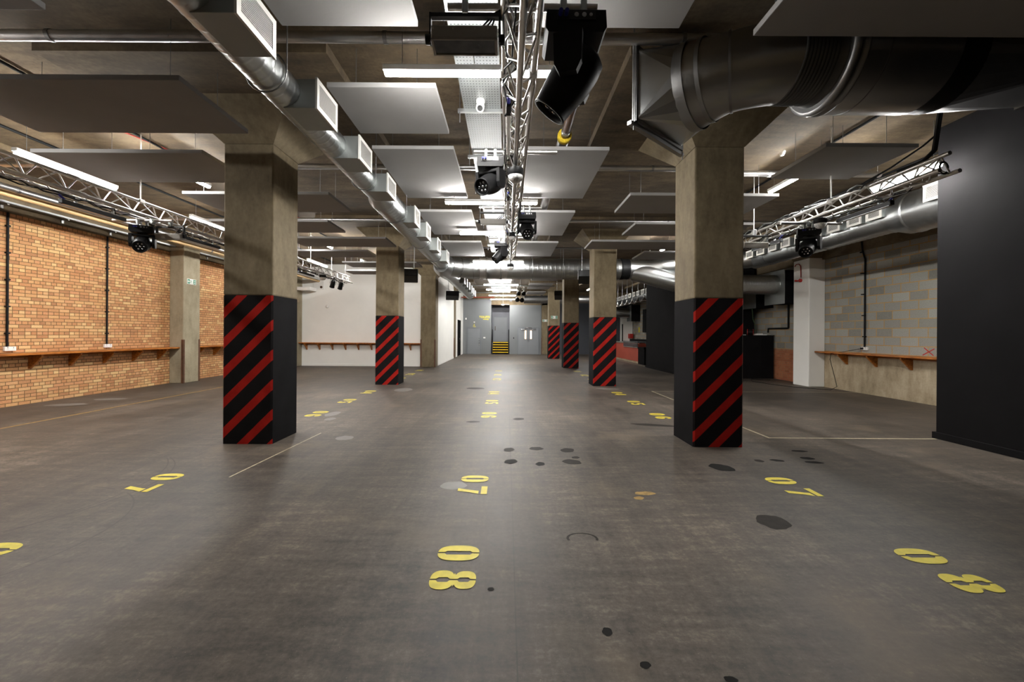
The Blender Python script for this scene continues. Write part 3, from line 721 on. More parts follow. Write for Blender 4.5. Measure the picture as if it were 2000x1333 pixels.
s = MB(); s.spiral((8.1, 20.4, 3.9), (8.1, 31.5, 3.9), .3, .2, .006, 24, 0, 4); s.build('spiral_pipe', M['duct'], d)
for i in range(11): grille_box(d, 7.72, 8.1, 21.5+i*.8, 22.0+i*.8, 3.92, 4.16, -1, .02, 7)
d = thing('extract_duct', 'dark pipe bend under the duct above the bar', 'duct', (8.2, 30.4, 3.2))
s = MB(); s.path([(8.0, 31.4, 3.9), (8.02, 31.2, 3.6), (8.15, 31.0, 3.35), (8.4, 30.9, 3.22), (8.8, 30.9, 3.2), (9.2, 30.9, 3.2)], .36, 24); s.build('elbow', M['duct'], d)
plenum(30.4, 31.4, 2.6, 3.78, 9.2, 'black ventilation box high on the block wall behind the bar')

# big duct at the top right
d = thing('exhaust_duct', 'huge dull steel duct with a square mouth, bending above the nearest right column', 'duct', (2.8, 4, 4.26))
Y0, Z0 = 4.0, 4.26
s = MB()
A = Vector((1.36, 4.34, 0)); B = Vector((2.09, 4.98, 0)); zb, zt = 3.886, 4.62
ctr = Vector((1.99, 4.40, Z0)); rad = .43
nrm = Vector((.66, -.75, 0)).normalized(); tang = Vector((nrm.y*-1, nrm.x, 0))    # along A->B
n = 40
s.sq_round([(*B[:2], zt), (*A[:2], zt), (*A[:2], zb), (*B[:2], zb)], ctr, tang, (0, 0, 1), rad)
s.build('square_transition', M['steel'], d)
s = MB(); ee = (B-A).normalized(); no = Vector((ee.y, -ee.x, 0))
def fl_bar(p, q, z0, z1): s.prism([(0, z0), (1, z0), (1, z1), (0, z1)], lambda u, v, w: tuple((p+(q-p)*u)+no*w)[:2]+(v,), -.03, .02)
fl_bar(A-ee*.03, B+ee*.03, zb-.04, zb); fl_bar(A-ee*.03, B+ee*.03, zt, zt+.04); fl_bar(A-ee*.04, A, zb-.04, zt+.04); fl_bar(B, B+ee*.04, zb-.04, zt+.04)
s.build('flange', M['steel_dk'], d)
s = MB()     # slotted channel carrying the mouth, on threaded rods
for zz in (zb-.085,): s.prism([(0, zz), (1, zz), (1, zz+.041), (0, zz+.041)], lambda u, v, w: tuple((A-ee*.1+(B+ee*.2-A)*u)+no*w)[:2]+(v,), -.05, 0)
for pnt in (A-ee*.06, B+ee*.06): s.cyl((pnt.x, pnt.y, zb-.14), (pnt.x, pnt.y, ZC), .006, 6)
s.build('support_channel', M['steel_dk'], d)
el = [(1.99, 4.40), (2.1, 4.285), (2.2, 4.2), (2.26, 4.16), (2.36, 4.105), (2.48, 4.055), (2.6, 4.02), (2.72, 4.0)]
er = [.432, .40, .375, .362, .36, .36, .36, .36]
s = MB(); s.path([(x, y, Z0) for x, y in el], er, 40, 0, False); s.build('elbow', M['duct_dk'] if 'duct_dk' in M else M['duct'], d)
for i, w_ in ((0, .05), (1, .02), (3, .012)):
    c = Vector((*el[i], Z0)); dr = (Vector((*el[min(i+1, 7)], 0))-Vector((*el[max(i-1, 0)], 0))).normalized()
    s = MB(); s.cyl(c-dr*w_, c+dr*w_, er[i]+.012, 40, 0, False); s.build('joint_band', M['steel_dk'], d)
RM = lambda x: Matrix.Translation((x, Y0, Z0)) @ Matrix.Rotation(PI/2, 4, 'Y')
pf = [(.36, 0)]
for i in range(9): pf += [(.372, .012+i*.034), (.36, .024+i*.034), (.362, .034+i*.034)]
pf += [(.38, .34), (.41, .40)]
s = MB(); s.lathe(pf, 40, RM(2.66)); tag(s.build('flexible_sleeve', M['plastic2'] if 'plastic2' in M else M['steel_dk'], d), 'dark ribbed flexible sleeve')
s = MB(); s.lathe([(.43, 0), (.462, .01), (.466, .05), (.45, .06), (.45, .10), (.466, .11), (.462, .13), (.446, .14)], 40, RM(3.02)); s.build('joint_band', M['steel_dk'], d)
s = MB(); s.cyl((3.12, Y0, Z0), (3.98, Y0, Z0), .446, 44, 0, False); s.build('round_pipe', M['duct_dk'] if 'duct_dk' in M else M['duct'], d)
s = MB(); s.cyl((3.34, Y0, Z0), (3.35, Y0, Z0), .450, 44); s.build('joint_band', M['steel_dk'], d)
s = MB(); s.lathe([(.446, 0), (.43, .05), (.44, .1), (.425, .15), (.44, .2), (.43, .26)], 40, RM(3.97)); tag(s.build('flexible_sleeve', M['plastic'], d), 'black flexible sleeve')
s = MB(); s.sq_round([(5.5, Y0+.42, 4.70), (5.5, Y0-.42, 4.70), (5.5, Y0-.42, 4.08), (5.5, Y0+.42, 4.08)], (4.22, Y0, Z0), (0, 1, 0), (0, 0, 1), .43, 16)
s.box(5.5, 6.74, Y0-.42, Y0+.42, 4.08, 4.70)
s.build('square_transition', M['duct_dk'], d)
s = MB(); s.box(5.48, 5.53, Y0-.44, Y0+.44, 4.06, 4.72); s.build('flange', M['steel_dk'], d)
for x in (2.3, 3.4, 3.9):
    h = MB(); h.cyl((x, Y0-.47, 4.2), (x, Y0-.47, ZC), .008, 6); h.cyl((x, Y0+.47, 4.2), (x, Y0+.47, ZC), .008, 6); h.build('hanger', M['steel_dk'], d)

# back duct near the end wall
d = thing('back_duct', 'dull silver duct crossing in front of the grey end wall', 'duct', (3, 28, 3.93))
s = MB(); s.spiral((1.15, 28, 3.95), (6.7, 28, 3.95), .27, .2, .006, 24, 0, 4); s.build('spiral_pipe', M['steel_dk'], d)
s = MB(); s.cyl((2.3, 28, 3.95), (2.42, 28, 3.95), .31, 28); s.build('joint_band', M['steel_dk'], d)

# ------------------------------------------------------------------ pipes
def pipe(name, label, pts, r, mat, bands=(), cat='pipe', n=14, brackets=()):
    pts = [Vector(p) for p in pts]
    c = sum(pts, Vector())/len(pts)
    root = thing(name, label, cat, pts[0])
    s = MB(); s.path(pts, r, n); s.build('pipe_run', M[mat], root)
    L = pts[-1]-pts[0]
    for t in bands:
        p = pts[0]+L*t; dd = L.normalized(); s = MB(); s.cyl(p-dd*.02, p+dd*.02, r*1.12, n); s.build('clamp_band', M['steel_dk'], root)
    for t in brackets:
        p = pts[0]+L*t; s = MB(); s.cyl((p.x, p.y, p.z+r*.9), (p.x, p.y, ZC), .005, 5); s.build('hanger_rod', M['steel_dk'], root)
    return root
pipe('lagged_pipe', 'foil wrapped pipe crossing the ceiling nearest the camera', [(XL+.2, 4.27, 4.68), (2.72, 4.27, 4.68)], .055, 'foil', (.2, .42, .55, .69, .8, .93))
pipe('lagged_pipe', 'foil wrapped pipe crossing the ceiling just behind the nearest columns', [(-9.2, 7.35, 4.58), (3.9, 7.35, 4.58)], .05, 'foil', (.2, .35, .5, .62, .77, .9))
pipe('lagged_pipe', 'short foil wrapped pipe right of the nearest right column', [(3.95, 7.6, 4.6), (6.9, 7.6, 4.6)], .055, 'foil', (.3, .7))
pipe('lagged_pipe', 'foil wrapped pipe crossing the ceiling between first and second columns', [(-9.0, 10.75, 4.56), (8.6, 10.75, 4.56)], .042, 'foil', (.25, .4, .5, .6, .75))
pipe('steel_pipe', 'thin steel pipe crossing the ceiling beyond the second columns', [(-3.2, 14.3, 4.6), (3.2, 14.3, 4.6)], .03, 'steel_dk')
pipe('steel_pipe', 'thin steel pipe under the cross duct', [(-2.3, 18.2, 4.05), (3.1, 18.2, 4.05)], .028, 'steel', (.45, .6))
pipe('steel_pipe', 'thin steel pipe between the far light bars', [(-2.6, 22.3, 4.2), (2.6, 22.3, 4.2)], .03, 'steel')
pipe('steel_pipe', 'orange brown pipe over the left part of the grey end wall', [(-3.3, 29.5, 4.2), (-.9, 29.5, 4.2)], .04, 'counter')
pipe('steel_pipe', 'thin grey pipe near the far end of the aisle', [(-3.3, 25.6, 4.15), (-.5, 25.6, 4.15)], .03, 'steel_dk')
# foil pipe running lengthways with a bare section
r0 = thing('lagged_pipe', 'foil wrapped pipe running lengthways right of the truss with a bare brown gap', 'pipe', (.82, 2, 4.48))
for a, b2, m_, rr_ in ((1.0, 5.05, 'foil', .085), (6.0, 14.0, 'foil', .085)):
    s = MB(); s.cyl((.82, a, 4.48), (.82, b2, 4.48), rr_, 20); s.build('lagging', M[m_], r0)
s = MB(); s.cyl((.82, 5.0, 4.48), (.82, 6.1, 4.48), .055, 16); tag(s.build('bare_pipe', M['pipe_brown'], r0), 'bare brown pipe')
s = MB(); s.lathe([(.06, 0), (.1, -.01), (.105, .03), (.09, .06), (.1, .09), (.06, .1)], 16, Matrix.Translation((.82, 5.93, 4.48)) @ Matrix.Rotation(-PI/2, 4, 'X')); tag(s.build('insulation_edge', M['yellow_ins'], r0), 'ragged yellow insulation')
s = MB(); s.cyl((.82, 5.78, 4.48), (.82, 5.84, 4.48), .066, 16); s.build('clamp_band', M['steel'], r0)
for y in (3.6, 4.3): s = MB(); s.cyl((.82, y, 4.48), (.82, y+.03, 4.48), .092, 20); s.build('clamp_band', M['foil'], r0)
# left wall services
pipe('cream_pipe', 'cream coloured pipe running along the top of the brick wall', [(-9.15, 1, 4.11), (-9.0, 19.55, 4.06)], .062, 'pipe_cream', (.2, .32, .48, .62, .8))
pipe('lagged_pipe', 'foil wrapped pipe above the cream pipe along the brick wall', [(-8.95, 1, 4.16), (-8.85, 19.4, 4.12)], .06, 'foil', (.25, .35, .5, .65))
bt = thing('cable_basket', 'long grey cable basket along the brick wall below the cream pipe', 'cable tray', (-10.2, 2, 4.2))
s = MB(); s.box(-10.30, -10.2, 1, 19.4, 4.19, 4.2); s.box(-10.205, -10.2, 1, 19.4, 4.19, 4.24); s.box(-10.3, -10.295, 1, 19.4, 4.19, 4.24); s.build('basket', M['steel'], bt)
for y in [7.2+1.15*i for i in range(11)]:
    s = MB(); s.box(-10.37, -10.34, y, y+.05, 4.1, 4.24); s.box(-10.37, -10.2, y, y+.04, 4.165, 4.19); s.build('wall_bracket', M['steel'], bt)
def conduit(label, pts, r=.018, mat='cable', name='conduit', clips=0):
    root = thing(name, label, 'conduit', pts[0])
    s = MB(); s.path(pts, r, 8); s.build('tube', M[mat], root)
    a, b2 = Vector(pts[0]), Vector(pts[-1])
    for i in range(clips):
        p = a.lerp(b2, (i+.5)/clips); s = MB(); s.box(p.x-r*1.5, p.x+r*1.5, p.y-r*1.6, p.y+r*1.6, p.z-.015, p.z+.015); s.build('clip', M[mat], root)
conduit('black conduit along the ceiling above the left truss', [(-8.0, 2, 4.83), (-8.0, 18.8, 4.83)], .025)
conduit('black conduit along the ceiling behind the wide left panels', [(-6.1, 2, 4.83), (-6.1, 15, 4.83)], .02)
conduit('black conduit along the ceiling passing over the near right panel', [(5.42, 3.5, 4.83), (5.42, 9.5, 4.83)], .022)
conduit('black conduit along the ceiling above the right truss', [(7.55, 5.5, 4.83), (7.55, 15.5, 4.83)], .022)
conduit('red cable along the ceiling near the top left corner', [(-6.9, 4.5, 4.84), (-6.0, 7.5, 4.84), (-5.9, 12, 4.84)], .012, 'redcable', 'alarm_cable')

# cable tray above the truss
ct = thing('cable_tray', 'perforated steel cable tray running above the central truss', 'cable tray', (-.33, 2, 4.45))
s = MB(); s.box(-.56, -.10, .5, 14.4, 4.45, 4.453); s.box(-.563, -.56, .5, 14.4, 4.45, 4.5); s.box(-.10, -.097, .5, 14.4, 4.45, 4.5); s.build('perforated_tray', M['tray'], ct)
for y in (1.3, 2.6, 3.9, 5.2, 6.55, 7.85, 9.15, 10.45, 11.8, 13.1):
    s = MB(); s.box(-.64, .0, y-.02, y+.02, 4.405, 4.447)
    for x in (-.615, -.03): s.cyl((x, y, 4.28), (x, y, ZC), .006, 6); s.cyl((x, y, 4.395), (x, y, 4.405), .014, 6)
    s.build('support_channel', M['steel'], ct)
ct2 = thing('cable_tray', 'perforated steel cable tray between the far light bars', 'cable tray', (-.33, 20, 4.3))
s = MB(); s.box(-.95, .2, 20.0, 27.2, 4.32, 4.325); s.box(-.955, -.95, 20.0, 27.2, 4.32, 4.37); s.box(.2, .205, 20.0, 27.2, 4.32, 4.37); s.build('perforated_tray', M['tray'], ct2)
for y in (21, 24, 26.5):
    s = MB()
    for x in (-.9, .15): s.cyl((x, y, 4.33), (x, y, ZC), .006, 6)
    s.build('hanger_rod', M['steel'], ct2)

# ------------------------------------------------------------------ trusses
def truss(x, y0, y1, zl, up, label, rods=(), h=.2):
    a = .115
    if up: ch = [(x-a, zl), (x+a, zl), (x, zl+h)]
    else: ch = [(x-a, zl+h), (x+a, zl+h), (x, zl)]
    root = thing('lighting_truss', label, 'lighting truss', (x, y0, zl), 'aluminium triangular lighting trusses')
    nodes = []
    yy = y1
    while yy > y0: nodes.append(yy); yy -= 2.5
    for cx, cz in ch:
        s = MB(); s.cyl((cx, y0, cz), (cx, y1, cz), .0245, 14)
        for yn in nodes[1:]:
            s.lathe([(.0255, -.09), (.032, -.06), (.032, .06), (.0255, .09)], 14, Matrix.Translation((cx, yn, cz)) @ Matrix.Rotation(PI/2, 4, 'X'))
        s.build('chord', M['alu'], root)
    for i in range(3):
        p, q = ch[i], ch[(i+1) % 3]; s = MB(); y = y0+.1; k = 0; st = .245
        while y+st < y1-.04:
            A_, B_ = (p, q) if k % 2 == 0 else (q, p)
            s.cyl((A_[0], y, A_[1]), (B_[0], y+st, B_[1]), .0095, 7, 0, False); y += st; k += 1
        for ye in (y0+.1, y): s.cyl((p[0], ye, p[1]), (q[0], ye, q[1]), .009, 7)
        s.build('lattice', M['alu'], root)
    for y in rods:
        s = MB()
        if up:
            s.cyl((x, y, zl+h+.02), (x, y, ZC), .009, 7); s.box(x-.035, x+.035, y-.05, y+.05, zl+h-.03, zl+h+.035, 0, .01)
        else:
            for sx in (-a, a): s.cyl((x+sx, y, zl+h+.02), (x+sx, y, ZC), .006, 6); s.box(x+sx-.035, x+sx+.035, y-.03, y+.03, zl+h-.03, zl+h+.035, 0, .01)
        s.build('hanger_rod', M['whiteplastic'], root)
    return root
truss(.085, .8, 11.0, 3.5, False, 'silver triangular truss running straight down the middle of the aisle', (1.5, 3.3, 6.4, 9.6))
truss(-6.05, 1.0, 15.7, 3.5, True, 'silver triangular truss along the left side in front of the brick wall', (3, 6.75, 9.3, 11.8, 12.6, 14.1, 15.3), .24)
truss(5.05, 4.68, 11.4, 3.5, True, 'silver triangular truss on the right with an open end in front of the black partition', (6.4, 8.4, 10.6))

def cross_bar(x, y, z, L, label, clamps):
    r = thing('cross_bar', label, 'pipe', (x, y, z), 'short steel pipes clamped across the trusses')
    s = MB(); s.cyl((x-L/2, y, z), (x+L/2, y, z), .0245, 14); s.build('tube', M['alu'], r)
    for cx in clamps:
        s = MB(); s.box(cx-.025, cx+.025, y-.035, y+.035, z-.06, z+.035, 0, .008); s.cyl((cx-.03, y-.03, z-.03), (cx+.03, y-.03, z-.03), .008, 6); s.build('clamp', M['steel'], r)
CB = [2.75, 4.94, 7.14, 9.35]
for y, l in zip(CB, ('nearest the camera', 'second from the camera', 'third from the camera', 'farthest down the aisle')):
    cross_bar(.09, y, 3.79, 1.0, f'pipe clamped across the central truss, {l}', (-.03, .2))
cross_bar(-6.1, 6.85, 3.45, 1.0, 'pipe clamped across the left truss above the moving head', (-6.165, -5.935))
cross_bar(5.0, 6.75, 3.45, 1.0, 'pipe clamped across the right truss above the moving head', (4.935, 5.165))

# ------------------------------------------------------------------ stage lights
def moving_head(loc, pan, tilt, label, sc=1., base=0.):
    """loc = centre of the bar it hangs from; tilt 0 = straight down"""
    r = thing('moving_head_light', label, 'stage light', loc, 'black moving head stage lights', None, (0, 0, base))
    PM = Matrix.Rotation(pan-base, 4, 'Z')
    r.scale = (sc, sc, sc)
    for x in (-.055, .055):
        s = MB(); s.box(x-.018, x+.018, -.03, .03, -.09, .03, 0, .008); s.cyl((x, -.045, -.05), (x, .045, -.05), .007, 6); s.cyl((x-.02, 0, -.1), (x+.02, 0, -.1), .012, 8); s.build('clamp', M['steel'], r, True)
    s = MB()
    pr = [(-.155, -.1), (.155, -.1), (.16, -.19), (.145, -.215), (-.145, -.215), (-.16, -.19)]
    s.prism(pr, lambda u, v, w: (u, w, v), -.115, .115); b = s.build('base', M['plastic'], r, True)
    s = MB(); s.box(-.1, .1, -.121, -.112, -.155, -.105); s.build('connector_panel', M['blackmetal'], b, True)
    for k, x in enumerate((-.085, -.055)):
        s = MB(); s.cyl((x, -.12, -.13), (x, -.16, -.135), .011, 8); s.build('plug', M['blueplug'], b, True)
    s = MB(); s.cyl((.0, -.12, -.13), (.0, -.124, -.13), .012, 10); s.cyl((.04, -.12, -.13), (.04, -.124, -.13), .012, 10); s.cyl((.075, -.12, -.13), (.075, -.124, -.13), .009, 10); s.build('socket', M['steel'], b, True)
    s = MB(); s.cyl((0, 0, -.21), (0, 0, -.235), .07, 20)
    s.box(-.15, .15, -.06, .06, -.27, -.23, 0, .012, PM)
    for sx in (-1, 1):
        ol = [(-.075, -.24), (.075, -.24), (.07, -.40), (.045, -.45), (-.045, -.45), (-.07, -.40)]
        s.prism(ol, lambda u, v, w: PM @ Vector((w*sx, u, v)), .128, .168)
    y_ = s.build('yoke', M['plastic'], r, True)
    RT = PM @ Matrix.Translation((0, 0, -.385)) @ Matrix.Rotation(tilt, 4, 'X')
    s = MB()   # head: rear heat-sink end above the pivot, tapering barrel below it
    s.lathe([(.0, .15), (.07, .15), (.105, .125), (.118, .07), (.122, 0), (.118, -.06), (.108, -.13), (.098, -.2), (.1, -.205), (.1, -.215), (.088, -.215), (.086, -.19)], 28, RT)
    s.cyl(PM @ Vector((-.14, 0, -.385)), PM @ Vector((.14, 0, -.385)), .03, 12)
    h = s.build('head', M['plastic'], r, True)
    s = MB(); s.lathe([(.086, -.19), (.06, -.18), (.0, -.176)], 24, RT); s.build('lens', M['glass'], h, True)
    s = MB()
    for i in range(7):
        a = 2*PI*i/6; q = (0, 0) if i == 6 else (.05*math.cos(a), .05*math.sin(a))
        s.lathe([(.016, -.184), (.014, -.19), (0, -.193)], 10, RT @ Matrix.Translation((q[0], q[1], 0)))
    s.build('lens_array', M['chrome'], h, True)
    return r
rd = math.radians
moving_head((.43, 2.75, 3.79), rd(72), rd(38), 'large black moving head right of the truss at the top of the view', 1.22)
moving_head((-.21, 4.94, 3.79), rd(150), rd(63), 'black moving head left of the truss showing its glass lens')
moving_head((.33, 7.14, 3.79), rd(185), rd(58), 'black moving head right of the truss, second on that side')
moving_head((-.14, 9.35, 3.79), rd(115), rd(48), 'small black moving head left of the truss near its far end')
moving_head((-6.1, 6.85, 3.45), rd(211), rd(66), 'black moving head under the left truss with a dark glass lens', 1., rd(30))
moving_head((4.96, 6.75, 3.45), rd(132), rd(57), 'black moving head under the right truss pointing at the floor', 1., rd(-30))

def flood(loc, rot, tilt, label):
    r = thing('flood_light', label, 'stage light', loc, 'black strobe flood panels on yokes', None, (0, 0, rot))
    s = MB(); s.box(-.23, .23, -.02, .02, -.1, -.07, 0, .004)
    for x in (-.23, .23): s.box(x-.006, x+.006, -.02, .02, -.27, -.07)
    s.build('yoke', M['blackmetal'], r, True)
    s = MB(); s.box(-.02, .02, -.03, .03, -.08, .03, 0, .006); s.build('clamp', M['steel'], r, True)
    RT = Matrix.Translation((0, 0, -.24)) @ Matrix.Rotation(tilt, 4, 'X')
    s = MB(); s.box(-.215, .215, -.07, .07, -.045, .045, 0, .008, RT)
    for x in (-.2, -.07, .07, .2): s.lathe([(.005, 0), (.005, .004), (0, .005)], 8, RT @ Matrix.Translation((x, -.07, .02)) @ Matrix.Rotation(PI/2, 4, 'X'))
    b = s.build('housing', M['greymetal'], r, True)
    s = MB(); s.box(-.195, .195, -.058, .058, -.05, -.044, 0, 0, RT); s.build('front_glass', M['glass'], b, True)
    s = MB(); s.box(-.215, .215, -.07, -.062, -.056, -.044, 0, 0, RT); s.box(-.215, .215, .062, .07, -.056, -.044, 0, 0, RT); s.box(-.215, -.2, -.07, .07, -.056, -.044, 0, 0, RT); s.box(.2, .215, -.07, .07, -.056, -.044, 0, 0, RT); s.build('bezel', M['greymetal'], b, True)
    for x in (-.245, .245): s = MB(); s.cyl((x-.016, 0, -.24), (x+.016, 0, -.24), .032, 12); s.build('tilt_knob', M['plastic'], r, True)
    s = MB()
    for k in range(3): s.path([(.05+.03*k, .03, -.2), (.12+.03*k, .02, -.13), (.2, 0, -.06-.01*k), (.3, -.02, -.02)], .006, 6)
    s.build('power_cable', M['cable'], r, True)
flood((-.29, 2.72, 3.79), 0, math.radians(-4), 'wide flood panel left of the truss at the top of the view')
flood((-.25, 7.14, 3.79), 0, math.radians(12), 'wide black flood panel left of the truss, second from the camera')
flood((-5.72, 6.95, 3.45), 0, math.radians(8), 'flat black flood panel right of the moving head under the left truss')
flood((4.4, 7.3, 3.45), math.radians(0), math.radians(8), 'flat black flood panel left of the moving head under the right truss')

def dome(loc, label, r=.085):
    t = thing('dome_light', label, 'effect light', loc, 'crystal dome effect lights')
    s = MB(); s.lathe([(r*1.02, 0), (r*1.06, -.01), (r*1.06, -.07), (r*.98, -.08)], 24, Matrix.Translation((0, 0, -.02))); s.build('rim', M['plastic'], t, True)
    s = MB(); s.cyl((0, 0, -.03), (0, 0, .0), .02, 8); s.box(-.02, .02, -.035, .035, -.02, .03); s.build('bracket', M['steel'], t, True)
    s = MB(); s.lathe([(r*math.cos(a), -.1-r*.95*math.sin(a)) for a in [PI/2*i/7 for i in range(8)]], 28); s.build('crystal_dome', M['dome'], t, True)
dome((.085, 4.6, 3.47), 'crystal dome light under the central truss beside the moving head with a lens')
dome((.085, 10.9, 3.47), 'crystal dome light at the far end of the central truss', .09)
dome((.085, 7.5, 3.47), 'crystal dome light under the middle of the central truss', .06)
dome((-5.99, 13.3, 3.48), 'crystal dome light under the far part of the left truss', .1)
dome((5.0, 6.55, 3.49), 'crystal dome light under the right truss above the moving head')

def batten(x, y0, L, z, label, white=False, name='led_batten'):
    r = thing(name, label, 'stage light', (x, y0, z), 'slim LED battens along the trusses')
    if white:
        s = MB(); s.box(x-.022, x+.022, y0+.16, y0+L, z-.03, z+.03, 0, .012); s.build('tube', M['whiteplastic'], r)
        s = MB(); s.box(x-.024, x+.024, y0, y0+.16, z-.033, z+.033, 0, .008); s.build('driver_end', M['plastic'], r)
        s = MB(); s.cyl((x, y0, z), (x, y0-.08, z+.01), .014, 8); s.build('plug', M['blueplug'], r)
    else:
        s = MB(); s.box(x-.03, x+.03, y0, y0+L, z-.02, z+.04, 0, .006); s.build('body', M['blackmetal'], r)
        s = MB(); s.box(x-.024, x+.024, y0+.03, y0+L-.02, z-.027, z-.019); s.build('lens_strip', M['steel'], r)
        for yy in (y0+.2, y0+L-.2):
            s = MB(); s.box(x-.012, x+.012, yy-.015, yy+.015, z+.04, 3.49); s.build('clamp', M['steel'], r)
        s = MB(); s.cyl((x, y0+.05, z+.045), (x, y0-.02, z+.09), .016, 8); s.build('plug', M['blueplug'], r)
for y, l in ((3.6, 'nearest the camera'), (6.0, 'second from the camera'), (8.2, 'third from the camera'), (10.0, 'at the far end')):
    batten(.005, y, 1.0, 3.63, f'white LED tube inside the central truss, {l}', True, 'led_tube')
for y, l in ((5.6, 'left of the moving head'), (7.75, 'partly behind the nearest column'), (12.0, 'just right of the nearest column')):
    batten(-6.12, y, .95, 3.37, f'black LED batten under the left truss, {l}')
for y, l in ((5.45, 'nearest the camera'), (7.65, 'left of the moving head')):
    batten(5.12, y, .9, 3.37, f'black LED batten under the right truss, {l}')
def par(loc, rot, label):
    r = thing('par_can', label, 'stage light', loc, 'small black par cans', None, rot)
    s = MB(); s.lathe([(.0, .13), (.06, .12), (.075, .08), (.08, -.12), (.088, -.14), (.08, -.14), (.075, -.1), (0, -.1)], 18, Matrix.Translation((0, 0, -.2))); s.build('can', M['plastic'], r, True)
    s = MB(); s.box(-.1, -.09, -.015, .015, -.22, -.02); s.box(.09, .1, -.015, .015, -.22, -.02); s.box(-.1, .1, -.015, .015, -.03, -.015); s.box(-.02, .02, -.02, .02, -.03, .03); s.build('yoke', M['blackmetal'], r, True)
par((-6.0, 14.2, 3.47), (.5, .3, .3), 'black par can under the end of the left truss, nearer one')
par((-5.95, 14.75, 3.47), (.5, .3, .3), 'black par can at the very end of the left truss')
# cables looped along the trusses
def loom(x, z, y0, y1, label, k=3, up=False):
    r = thing('cable_loom', label, 'cable', (x, y0, z), 'loose cables along the trusses')
    for j in range(k):
        pts = []; y = y0+random.uniform(0, .4); i = 0
        while y < y1:
            pts.append((x+random.uniform(-.07, .07), y, z+random.uniform(-.025, .03)-(.03 if i % 4 == 2 else 0))); y += random.uniform(.1, .22); i += 1
        s = MB(); s.path(pts, random.choice((.006, .008, .01)), 6); s.build('cable', M['cable'] if j != 1 else M['steel_dk'], r)
loom(-6.13, 3.47, 2.5, 15.2, 'black cables tied under the left truss', 3)
loom(5.08, 3.445, 5.0, 11.2, 'black cables tied under the right truss', 4)
loom(5.02, 3.735, 5.2, 10.8, 'black cables lying on top of the right truss', 3)
loom(.02, 3.66, 1.2, 10.8, 'black cables running inside the central truss', 3)
r = thing('cable_drop', 'thick black cable bundle hanging from the ceiling to the near end of the right truss', 'cable', (5.05, 5.0, 3.72))
s = MB()
for k in range(4):
    o = Vector((random.uniform(-.03, .03), random.uniform(-.03, .03), 0))
    s.path([Vector(p)+o for p in ((5.08, 5.3, 3.74), (5.14, 5.05, 3.76), (5.18, 4.95, 3.86), (5.2, 4.92, 4.2), (5.24, 4.9, 4.6), (5.25, 4.9, ZC))], .016, 8)
s.build('cable_bundle', M['cable'], r)
s = MB(); s.path([(5.0, 5.75, 3.75), (5.05, 5.4, 3.82), (5.12, 5.05, 3.95), (5.18, 4.93, 4.05)], .012, 8); s.build('loose_cable', M['cable'], r)
s = MB()
for k in range(2): s.path([(5.05+.05*math.cos(t)+.03*k, 4.75+.02*k, 3.56+.07*math.sin(t)) for t in [i*.5 for i in range(12)]], .007, 6)
s.build('cable_loop', M['cable'], r)

# ------------------------------------------------------------------ speakers
def speaker(x, y, z, rot, label):
    r = thing('hanging_speaker', label, 'loudspeaker', (x, y, z), 'black wedge loudspeakers hung by the columns', None, (0, 0, rot))
    s = MB(); ol = [(-.26, .0), (.22, .0), (.26, -.1), (.12, -.42), (-.26, -.22)]
    s.prism(ol, lambda u, v, w: (w, u, v), -.32, .32); c = s.build('cabinet', M['plastic'], r, True)
    s = MB(); s.face([(-.3, -.27, -.01), (.3, -.27, -.01), (.3, -.27, -.21), (-.3, -.27, -.21)]); s.face([(-.3, -.262, -.235), (.3, -.262, -.235), (.3, .1, -.43), (-.3, .1, -.43)]); s.build('grille', M['blackmetal'], c, True)
    for sx in (-1, 1):
        s = MB(); s.prism([(-.2, .02), (.16, .02), (.02, -.3), (-.05, -.28), (.03, -.04), (-.18, -.04)], lambda u, v, w: (w*sx, u, v), .325, .335); tag(s.build('side_bracket', M['whiteplastic'], c, True), 'pale side bracket')
    for xx in (-.2, .2): s = MB(); s.cyl((xx, 0, 0), (xx, 0, ZC-z), .008, 6); s.build('hanger_rod', M['steel'], r, True)
    s = MB(); s.box(-.3, .3, -.03, .03, .0, .03); s.build('mount_bar', M['steel'], r, True)
speaker(2.78, 14.15, 3.78, math.radians(-10), 'black loudspeaker hung behind the second right column')
speaker(-3.42, 14.15, 3.78, math.radians(10), 'black loudspeaker hung behind the second left column')
speaker(2.72, 20.7, 3.76, math.radians(-10), 'black loudspeaker hung behind the third right column')
speaker(-2.78, 20.8, 3.72, math.radians(10), 'black loudspeaker hung right of the unpainted corner column')
# cluster of ball lights far down the aisle
for k, (dx, dz) in enumerate(((-.13, -.34), (.13, -.34), (-.2, -.66), (.04, -.68))):
    t = thing('ball_light', f'black ball light in the hanging cluster, {("upper left", "upper right", "lower left", "lower right")[k]} one', 'stage light', (.72+dx, 21, 4.0+dz), 'cluster of ball lights')
    s = MB(); s.lathe([(.12*math.sin(PI*i/10), .12*math.cos(PI*i/10)) for i in range(11)], 18); s.build('ball', M['plastic'], t, True)
    s = MB(); s.cyl((0, 0, .1), (0, 0, .24), .03, 8); s.box(-.09, .09, -.02, .02, .2, .24); s.build('stem', M['alu'], t, True)
t = thing('lighting_rack', 'small steel rack carrying the cluster of ball lights', 'stage light', (.7, 21, 4.0))
s = MB()
for x in (.52, .86): s.cyl((x, 21, 3.4), (x, 21, 4.0), .02, 8)
s.cyl((.5, 21, 3.95), (.9, 21, 3.95), .02, 8); s.cyl((.5, 21, 3.6), (.9, 21, 3.6), .02, 8); s.cyl((.52, 21, 3.95), (.86, 21, 3.6), .012, 6); s.build('frame', M['alu'], t)
